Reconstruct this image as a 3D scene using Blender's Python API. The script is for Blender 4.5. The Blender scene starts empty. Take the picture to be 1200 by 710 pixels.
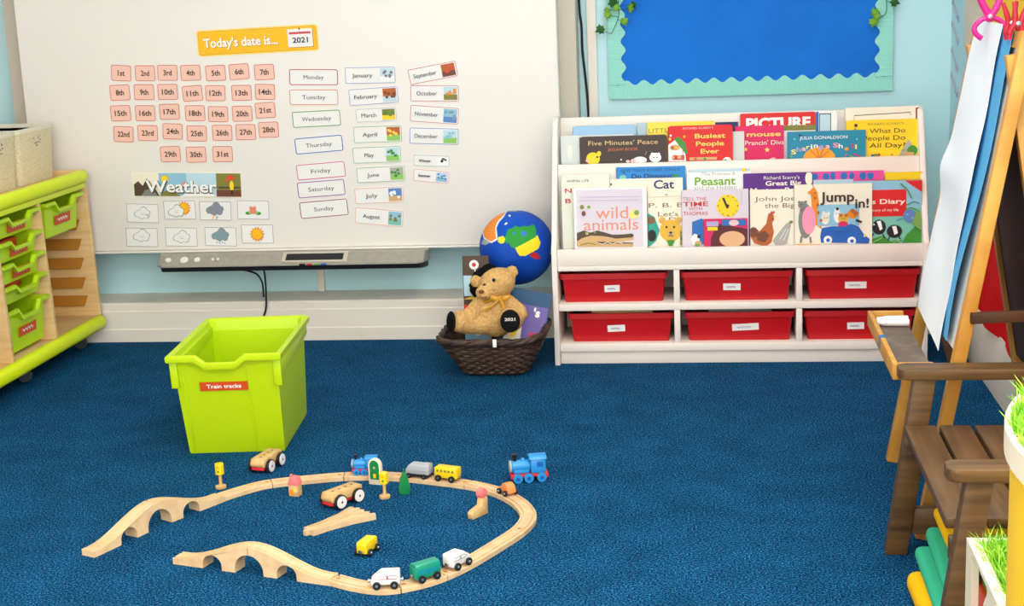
import bpy, bmesh, math, random
from mathutils import Vector, Matrix
PI = math.pi
S = bpy.context.scene
COL = S.collection
random.seed(7)

# ---------------------------------------------------------------- materials
def lin(c):
    c = c / 255.0
    return c / 12.92 if c <= 0.04045 else ((c + 0.055) / 1.055) ** 2.4
MATS = {}
def mat(name, rgb, rough=0.5, spec=0.4, metal=0.0, bump=None, vary=None, coat=0.0, aniso=None, wave=None):
    m = bpy.data.materials.new(name); m.use_nodes = True
    nt = m.node_tree; b = nt.nodes['Principled BSDF']
    col = tuple(lin(v) for v in rgb) + (1,)
    b.inputs['Base Color'].default_value = col
    b.inputs['Roughness'].default_value = rough
    b.inputs['Specular IOR Level'].default_value = spec
    b.inputs['Metallic'].default_value = metal
    b.inputs['Coat Weight'].default_value = coat
    tc = None
    def coords(scale):
        t = nt.nodes.new('ShaderNodeTexCoord'); mp = nt.nodes.new('ShaderNodeMapping')
        mp.inputs['Scale'].default_value = scale
        nt.links.new(t.outputs['Object'], mp.inputs['Vector'])
        return mp.outputs['Vector']
    if vary:                                   # (noise scale xyz, second colour, contrast low, high)
        n = nt.nodes.new('ShaderNodeTexNoise'); n.inputs['Scale'].default_value = 1.0; n.inputs['Detail'].default_value = 4
        nt.links.new(coords(vary[0]), n.inputs['Vector'])
        r = nt.nodes.new('ShaderNodeValToRGB')
        r.color_ramp.elements[0].position = vary[2]; r.color_ramp.elements[1].position = vary[3]
        r.color_ramp.elements[0].color = col
        r.color_ramp.elements[1].color = tuple(lin(v) for v in vary[1]) + (1,)
        nt.links.new(n.outputs['Fac'], r.inputs['Fac']); nt.links.new(r.outputs['Color'], b.inputs['Base Color'])
    if bump:                                   # (noise scale xyz, strength, distance)
        n = nt.nodes.new('ShaderNodeTexNoise'); n.inputs['Scale'].default_value = 1.0; n.inputs['Detail'].default_value = 3
        nt.links.new(coords(bump[0]), n.inputs['Vector'])
        bp = nt.nodes.new('ShaderNodeBump'); bp.inputs['Strength'].default_value = bump[1]; bp.inputs['Distance'].default_value = bump[2]
        nt.links.new(n.outputs['Fac'], bp.inputs['Height']); nt.links.new(bp.outputs['Normal'], b.inputs['Normal'])
    if wave:                                   # (axis, scale, strength, distance)
        w = nt.nodes.new('ShaderNodeTexWave'); w.bands_direction = wave[0]; w.inputs['Scale'].default_value = wave[1]
        nt.links.new(coords((1, 1, 1)), w.inputs['Vector'])
        bp = nt.nodes.new('ShaderNodeBump'); bp.inputs['Strength'].default_value = wave[2]; bp.inputs['Distance'].default_value = wave[3]
        nt.links.new(w.outputs['Fac'], bp.inputs['Height']); nt.links.new(bp.outputs['Normal'], b.inputs['Normal'])
    MATS[name] = m
    return m

# printed inks and paper colours
INK = dict(white=(240,240,236), paper=(233,231,228), black=(24,22,24), inkbrown=(62,40,30), salmon=(228,140,110), lavcream=(216,206,216), tan=(205,165,110), darkbrown=(82,62,48),
    paleyellow=(238,222,120), leaf2=(120,160,80), olive=(128,125,52), brownt=(125,92,62), bearyellow=(226,176,52), aqua2=(40,160,140), redt=(196,52,42), yellow=(244,206,20),
    bluebook=(30,105,180), magenta=(214,16,92), darkhat=(88,22,24), skin=(222,172,128), pinkl=(246,190,190), lav=(176,160,206), hen=(182,92,36), hendark=(112,62,40), greyl=(172,170,162),
    orangeg=(232,138,30), greyb=(128,128,124), pinkp=(240,150,178), skyb=(140,190,214), creamy=(238,230,210), creamy2=(222,224,208), carblue=(26,92,178), seag=(120,190,170),
    redb=(214,24,26), bluegr=(92,132,192), leaf=(60,140,46), navy=(40,44,100), navyd=(16,52,104), greent=(112,172,22), palesky=(186,214,226), goldt=(222,190,130), orangeb=(206,112,62),
    goldy=(250,206,96), orange=(246,158,30), darkred=(132,24,30), peach=(238,192,174), peachline=(196,96,84), halo=(238,222,214), amber=(252,186,8), amberhalo=(255,214,100), amberline=(214,150,10),
    ink=(50,44,66), greyline=(122,122,130), cloudgrey=(134,136,150), cloudteal=(126,152,160), sunyel=(252,184,20), sunline=(236,140,16), green=(104,160,84), grey=(160,164,160), lilac=(120,128,196), blue=(48,92,184),
    red=(206,66,72), pink=(214,84,136), purple=(150,66,162), brown=(150,66,64), lightgreen=(140,196,96), tagred=(206,74,24), scribble=(96,66,130), cdgreen=(120,190,30), stormred=(226,66,40))
def ink(n):
    if n not in MATS: mat(n, INK[n], rough=0.45, spec=0.35)
    return MATS[n]

mat('wall_blue', (190,226,232), .75, .2, bump=((60,60,60), .08, .004))
mat('wall_white', (232,224,214), .6, .3)
mat('trim_white', (232,224,212), .55, .3, vary=((1.5,3,6), (224,214,200), .45, .75))
mat('board_white', (232,227,220), .38, .4)
mat('board_edge', (196,188,172), .5, .3)
mat('bar_grey', (160,154,142), .4, .5, vary=((40,40,40), (150,144,132), .4, .7))
mat('black_plastic', (26,27,30), .45, .4)
mat('cable_black', (22,22,25), .5, .4)
mat('shelf_white', (236,226,216), .45, .4)
mat('tray_red', (184,6,18), .38, .45, bump=((300,300,300), .05, .001))
mat('tub_lime', (184,212,0), .42, .45, bump=((300,300,300), .06, .001))
mat('tray_lime', (184,218,10), .4, .45)
mat('trim_lime', (212,230,4), .4, .45)
mat('beech', (226,190,134), .5, .35, vary=((6,6,60), (214,172,112), .4, .7))
mat('runner_brown', (186,124,44), .5, .35)
mat('basket_cream', (226,214,180), .6, .3, bump=((180,180,220), .4, .003), vary=((160,160,200), (206,192,152), .45, .65))
mat('basket_liner', (232,226,208), .6, .3)
mat('castor_grey', (70,72,76), .4, .5)
mat('metal', (190,190,190), .3, .5, metal=1.0)
mat('track_wood', (224,190,146), .5, .35, vary=((30,30,30), (206,168,120), .42, .75), bump=((120,120,120), .1, .001))
mat('toy_wood', (216,176,118), .5, .35, vary=((40,40,40), (198,152,92), .4, .7))
mat('pine', (214,158,70), .45, .4, vary=((8,40,8), (188,126,46), .4, .7))
mat('bench_wood', (106,76,40), .45, .4, vary=((5,60,60), (70,47,25), .35, .7), bump=((20,150,150), .2, .002))
mat('bench_wood_y', (110,79,44), .45, .4, vary=((60,5,60), (74,49,27), .35, .7), bump=((150,20,150), .2, .002))
mat('dark_wood', (84,54,34), .5, .35, vary=((10,40,40), (60,38,24), .4, .7))
mat('tray_dark', (104,88,76), .6, .3, vary=((18,18,18), (140,122,108), .5, .8), bump=((40,40,40), .3, .002))
mat('chalkboard', (34,26,22), .6, .3)
mat('easel_paper', (234,238,244), .7, .2)
mat('blue_paper', (86,166,216), .7, .2)
mat('paper_blue', (2,112,212), .65, .25, vary=((3,3,3), (0,100,198), .4, .7))
mat('border_aqua', (142,216,204), .6, .25)
mat('cloth_red', (214,6,12), .8, .15, bump=((9,9,9), .5, .02))
mat('fur', (228,184,120), .95, .1, bump=((260,260,260), 1.0, .006), vary=((120,120,120), (204,154,88), .4, .7))
mat('pad_black', (20,18,20), .8, .1)
mat('fur_black', (22,20,22), .95, .1, bump=((150,150,150), 1.0, .01))
mat('ribbon_gold', (204,146,34), .35, .5)
mat('wicker', (50,34,27), .55, .4, vary=((60,60,20), (88,62,46), .5, .75))
mat('wicker_light', (78,56,43), .55, .4, vary=((60,60,20), (64,44,34), .45, .7))
mat('globe_blue', (10,78,186), .6, .25, vary=((6,6,6), (8,60,160), .4, .7))
for n, c in dict(g_orange=(236,138,56), g_green=(40,148,56), g_yellow=(236,214,40), g_red=(190,30,40), g_sea=(60,120,190), g_grey=(150,170,160), g_white=(222,232,240)).items(): mat(n, c, .6, .25)
mat('peg_pink', (226,24,130), .35, .5, coat=.2)
mat('peg_red', (190,14,44), .35, .5)
mat('toy_white', (232,226,222), .4, .45)
mat('toy_green', (24,142,112), .35, .5)
mat('toy_yellow', (240,200,16), .35, .5)
mat('toy_silver', (172,174,178), .32, .6)
mat('toy_blue', (40,140,206), .35, .5)
mat('toy_blue_dark', (24,92,170), .35, .5)
mat('toy_red', (204,40,48), .4, .45)
mat('toy_orange', (232,140,76), .45, .4)
mat('toy_pink', (240,120,120), .5, .35)
mat('toy_tree', (12,124,62), .45, .4)
mat('tyre_black', (28,26,28), .5, .4)
mat('fabric_green', (58,180,140), .8, .15, bump=((30,30,30), .3, .006))
mat('fabric_yellow', (246,186,14), .8, .15, bump=((30,30,30), .3, .006))
mat('panel_yellow', (250,200,8), .4, .4)
mat('panel_red', (190,50,14), .5, .4)
mat('panel_cream', (232,218,190), .5, .35)
mat('ivy_green', (84,148,36), .5, .3, vary=((60,60,60), (142,178,58), .4, .7))
mat('ivy_dark', (36,88,30), .5, .3)
mat('poster_yellow', (252,206,14), .6, .3)
mat('poster_cream', (232,214,184), .6, .3)
mat('strip_grey', (172,180,196), .5, .3)
mat('ceiling_white', (235,235,232), .8, .2)
def grass_mat(name, a, b):
    return mat(name, a, .6, .25, vary=((40,40,40), b, .35, .7))
grass_mat('grass_green', (104,184,30), (180,220,76))

# carpet: short loop pile, flecked light and dark
def carpet():
    m = bpy.data.materials.new('carpet'); m.use_nodes = True; nt = m.node_tree; b = nt.nodes['Principled BSDF']
    N = nt.nodes.new; L = nt.links.new
    t = N('ShaderNodeTexCoord')
    def noise(sc, det, rough=.5):
        n = N('ShaderNodeTexNoise'); n.inputs['Scale'].default_value = sc; n.inputs['Detail'].default_value = det; n.inputs['Roughness'].default_value = rough
        L(t.outputs['Object'], n.inputs['Vector']); return n.outputs['Fac']
    r = N('ShaderNodeValToRGB'); e = r.color_ramp.elements
    e[0].position = .37; e[0].color = tuple(lin(v) for v in (0,16,44)) + (1,)
    e[1].position = .64; e[1].color = tuple(lin(v) for v in (66,158,204)) + (1,)
    k = e.new(.5); k.color = tuple(lin(v) for v in (0,56,102)) + (1,)
    L(noise(215, 4, .8), r.inputs['Fac'])
    mx = N('ShaderNodeMix'); mx.data_type = 'RGBA'; mx.blend_type = 'MULTIPLY'; mx.inputs['Factor'].default_value = 1
    r2 = N('ShaderNodeValToRGB'); r2.color_ramp.elements[0].position = .3; r2.color_ramp.elements[1].position = .7
    r2.color_ramp.elements[0].color = (.72,.72,.72,1); r2.color_ramp.elements[1].color = (1.1,1.1,1.1,1)
    L(noise(7, 5, .6), r2.inputs['Fac'])
    L(r.outputs['Color'], mx.inputs['A']); L(r2.outputs['Color'], mx.inputs['B']); L(mx.outputs['Result'], b.inputs['Base Color'])
    bp = N('ShaderNodeBump'); bp.inputs['Strength'].default_value = .9; bp.inputs['Distance'].default_value = .006
    L(noise(240, 3, .6), bp.inputs['Height']); L(bp.outputs['Normal'], b.inputs['Normal'])
    b.inputs['Roughness'].default_value = .95; b.inputs['Specular IOR Level'].default_value = .05
    b.inputs['Sheen Weight'].default_value = 0
    MATS['carpet'] = m
carpet()
def M(n): return MATS[n] if n in MATS else ink(n)

# ---------------------------------------------------------------- mesh builder
class MB:
    def __init__(s, default='white'):
        s.bm = bmesh.new(); s.mats = []; s.mi(default)
    def mi(s, m):
        if m not in s.mats: s.mats.append(m)
        return s.mats.index(m)
    def faces(s, verts, polys, m=None):
        i = s.mi(m) if m else 0
        v = [s.bm.verts.new(p) for p in verts]
        for f in polys:
            try:
                q = s.bm.faces.new([v[k] for k in f]); q.material_index = i
            except ValueError: pass
        return v
    def box(s, x0, y0, z0, x1, y1, z1, m=None, bev=0.0, seg=2, rot=None, org=None):
        t = bmesh.new()
        bmesh.ops.create_cube(t, size=1.0)
        for v in t.verts:
            v.co = Vector(((x0+x1)/2 + v.co.x*(x1-x0), (y0+y1)/2 + v.co.y*(y1-y0), (z0+z1)/2 + v.co.z*(z1-z0)))
        if bev > 0:
            bmesh.ops.bevel(t, geom=list(t.edges), offset=bev, segments=seg, affect='EDGES', profile=.5)
        s._merge(t, m, rot, org)
    def _merge(s, t, m, rot=None, org=None):
        i = s.mi(m) if m else 0
        o = Vector(org) if org is not None else Vector((0,0,0))
        d = {}
        for v in t.verts:
            p = v.co.copy()
            if rot is not None: p = rot @ (p - o) + o
            d[v] = s.bm.verts.new(p)
        for f in t.faces:
            try:
                q = s.bm.faces.new([d[v] for v in f.verts]); q.material_index = i
            except ValueError: pass
        t.free()
    def prism(s, poly, axis, a, b, m=None, bev=0.0):
        """polygon in the two axes other than axis (in order), extruded from a to b"""
        t = bmesh.new()
        def P(u, v, w):
            return {'x': (w,u,v), 'y': (u,w,v), 'z': (u,v,w)}[axis]
        v0 = [t.verts.new(P(u, v, a)) for u, v in poly]; v1 = [t.verts.new(P(u, v, b)) for u, v in poly]
        n = len(poly)
        t.faces.new(v0); t.faces.new(v1[::-1])
        for k in range(n): t.faces.new((v0[k], v1[k], v1[(k+1)%n], v0[(k+1)%n]))
        bmesh.ops.recalc_face_normals(t, faces=t.faces)
        if bev > 0: bmesh.ops.bevel(t, geom=list(t.edges), offset=bev, segments=2, affect='EDGES', profile=.5)
        s._merge(t, m)
    def tube(s, pts, r, n=8, m=None, cap=True, closed=False):
        i = s.mi(m) if m else 0
        pts = [Vector(p) for p in pts]; K = len(pts)
        rr = r if isinstance(r, (list, tuple)) else [r]*K
        rings = []; prev = None
        for k in range(K):
            if closed: d = pts[(k+1)%K] - pts[k-1]
            else: d = pts[min(k+1,K-1)] - pts[max(k-1,0)]
            d.normalize()
            if prev is None:
                a = Vector((0,0,1)) if abs(d.z) < .9 else Vector((1,0,0))
                u = d.cross(a).normalized()
            else:
                u = (prev - d*prev.dot(d)).normalized()
            prev = u; w = d.cross(u)
            rings.append([s.bm.verts.new(pts[k] + (u*math.cos(2*PI*j/n) + w*math.sin(2*PI*j/n))*rr[k]) for j in range(n)])
        for k in range(K if closed else K-1):
            A, B = rings[k], rings[(k+1)%K]
            for j in range(n):
                f = s.bm.faces.new((A[j], A[(j+1)%n], B[(j+1)%n], B[j])); f.material_index = i
        if cap and not closed:
            f = s.bm.faces.new(rings[0][::-1]); f.material_index = i
            f = s.bm.faces.new(rings[-1]); f.material_index = i
    def lathe(s, prof, n=24, axis='z', c=(0,0,0), m=None):
        i = s.mi(m) if m else 0; c = Vector(c); rings = []
        for r, h in prof:
            ring = []
            for j in range(n):
                a = 2*PI*j/n; x, y = r*math.cos(a), r*math.sin(a)
                p = {'z': (x,y,h), 'y': (x,h,y), 'x': (h,x,y)}[axis]
                ring.append(s.bm.verts.new(c + Vector(p)))
            rings.append(ring)
        fs = []
        for k in range(len(rings)-1):
            for j in range(n):
                fs.append(s.bm.faces.new((rings[k][j], rings[k][(j+1)%n], rings[k+1][(j+1)%n], rings[k+1][j])))
        fs.append(s.bm.faces.new(rings[0][::-1])); fs.append(s.bm.faces.new(rings[-1]))
        for f in fs: f.material_index = i
        bmesh.ops.recalc_face_normals(s.bm, faces=fs)
    def ball(s, c, r, m=None, rot=None, u=16, v=10):
        t = bmesh.new(); bmesh.ops.create_uvsphere(t, u_segments=u, v_segments=v, radius=1)
        r = (r,r,r) if not isinstance(r, (tuple, list)) else r
        for q in t.verts:
            p = Vector((q.co.x*r[0], q.co.y*r[1], q.co.z*r[2]))
            if rot is not None: p = rot @ p
            q.co = p + Vector(c)
        s._merge(t, m)
    def loft(s, loops, m=None, cap0=True, cap1=True):
        i = s.mi(m) if m else 0
        R = [[s.bm.verts.new(p) for p in L] for L in loops]; n = len(R[0]); fs = []
        for k in range(len(R)-1):
            for j in range(n): fs.append(s.bm.faces.new((R[k][j], R[k][(j+1)%n], R[k+1][(j+1)%n], R[k+1][j])))
        if cap0: fs.append(s.bm.faces.new(R[0][::-1]))
        if cap1: fs.append(s.bm.faces.new(R[-1]))
        for f in fs: f.material_index = i
        bmesh.ops.recalc_face_normals(s.bm, faces=fs)
    def build(s, name, parent=None, loc=(0,0,0), rot=None, smooth=35):
        me = bpy.data.meshes.new(name); s.bm.to_mesh(me); s.bm.free()
        for m in s.mats: me.materials.append(M(m))
        if smooth:
            me.shade_smooth(); me.set_sharp_from_angle(angle=math.radians(smooth))
        o = bpy.data.objects.new(name, me); COL.objects.link(o)
        if parent is not None: o.parent = parent
        o.location = loc
        if rot is not None: o.rotation_euler = rot
        return o

def thing(name, label, cat, loc=(0,0,0), rot=(0,0,0), group=None):
    o = bpy.data.objects.new(name, None); COL.objects.link(o)
    o.empty_display_size = .05
    o.location = loc; o.rotation_euler = rot if isinstance(rot, (tuple, list)) else (0,0,rot)
    o['label'] = label; o['category'] = cat
    if group: o['group'] = group
    return o
def tag(o, label, cat, group=None):
    o['label'] = label; o['category'] = cat
    if group: o['group'] = group
    return o
def struct(o):
    o['kind'] = 'structure'; return o

# ---------------------------------------------------------------- flat print on a surface
_TX = {}
def text2d(s, bold):
    key = (s, bold)
    if key in _TX: return _TX[key]
    cu = bpy.data.curves.new('t', 'FONT'); cu.body = s; cu.size = 1.0; cu.resolution_u = 3
    cu.align_x = 'CENTER'; cu.offset = (0, .022, .045)[bold]
    ob = bpy.data.objects.new('t', cu); COL.objects.link(ob)
    dg = bpy.context.evaluated_depsgraph_get()
    me = bpy.data.meshes.new_from_object(ob.evaluated_get(dg))
    v = [(p.co.x, p.co.y) for p in me.vertices]; f = [tuple(p.vertices) for p in me.polygons]
    bpy.data.objects.remove(ob); bpy.data.curves.remove(cu); bpy.data.meshes.remove(me)
    if v:
        xs = [p[0] for p in v]; cx = (min(xs)+max(xs))/2; w = max(xs)-min(xs)
        v = [(x-cx, y-.34) for x, y in v]
    else: w = 1
    _TX[key] = (v, f, w)
    return _TX[key]
class Sheet:
    """flat inks lying one above another on the plane O + u*U + v*V, facing U x V"""
    def __init__(s, mb, O, U, V, step=.0003):
        s.mb, s.O, s.U, s.V = mb, Vector(O), Vector(U).normalized(), Vector(V).normalized()
        s.N = s.U.cross(s.V); s.k = 0; s.step = step
    def put(s, pts, faces, m):
        s.k += 1
        s.mb.faces([s.O + s.U*u + s.V*v + s.N*(s.step*s.k) for u, v in pts], faces, m)
    def poly(s, pts, m):
        a = sum(pts[i][0]*pts[(i+1)%len(pts)][1] - pts[(i+1)%len(pts)][0]*pts[i][1] for i in range(len(pts)))
        if a < 0: pts = pts[::-1]
        s.put(pts, [tuple(range(len(pts)))], m)
    def rect(s, x0, y0, x1, y1, m): s.poly([(x0,y0),(x1,y0),(x1,y1),(x0,y1)], m)
    def rrect(s, x0, y0, x1, y1, r, m): s.poly(rr2(x0,y0,x1,y1,r), m)
    def ell(s, cx, cy, rx, ry, m, n=18): s.poly([(cx+rx*math.cos(2*PI*k/n), cy+ry*math.sin(2*PI*k/n)) for k in range(n)], m)
    def star(s, cx, cy, r, m, n=5, q=.45):
        s.poly([(cx+(r if k%2==0 else r*q)*math.sin(PI*k/n), cy+(r if k%2==0 else r*q)*math.cos(PI*k/n)) for k in range(2*n)], m)
    def text(s, t, cx, cy, w, m, bold=0, h=None):
        v, f, w0 = text2d(t, bold); k = w/w0 if h is None else h
        kx = w/w0
        s.put([(cx+x*kx, cy+y*k) for x, y in v], f, m)
    def line(s, pts, w, m, closed=False):
        n = len(pts); L = []; R = []
        for k in range(n):
            a = pts[k-1] if (k or closed) else pts[k]; b = pts[(k+1)%n] if (k < n-1 or closed) else pts[k]
            dx, dy = b[0]-a[0], b[1]-a[1]; d = math.hypot(dx, dy) or 1
            L.append((pts[k][0]-dy/d*w/2, pts[k][1]+dx/d*w/2)); R.append((pts[k][0]+dy/d*w/2, pts[k][1]-dx/d*w/2))
        q = L + R
        fs = [(k, n+k, n+(k+1)%n, (k+1)%n) for k in range(n if closed else n-1)]
        s.put(q, fs, m)
    def ring(s, x0, y0, x1, y1, r, w, m): s.line(rr2(x0,y0,x1,y1,r), w, m, True)
    def squiggle(s, x0, x1, y, amp, w, m, n=7):
        s.line([(x0+(x1-x0)*k/(4*n), y+amp*math.sin(2*PI*k/4*1.0+.6*math.sin(k*1.7))) for k in range(4*n+1)], w, m)
def rr2(x0, y0, x1, y1, r, n=4):
    out = []
    for cx, cy, a0 in ((x1-r,y0+r,-PI/2),(x1-r,y1-r,0),(x0+r,y1-r,PI/2),(x0+r,y0+r,PI)):
        for k in range(n+1):
            a = a0 + PI/2*k/n; out.append((cx+r*math.cos(a), cy+r*math.sin(a)))
    return out
def rrloop(w, d, z, r, cx=0, cy=0, n=4):
    return [(x, y, z) for x, y in rr2(cx-w/2, cy-d/2, cx+w/2, cy+d/2, r, n)]
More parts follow.
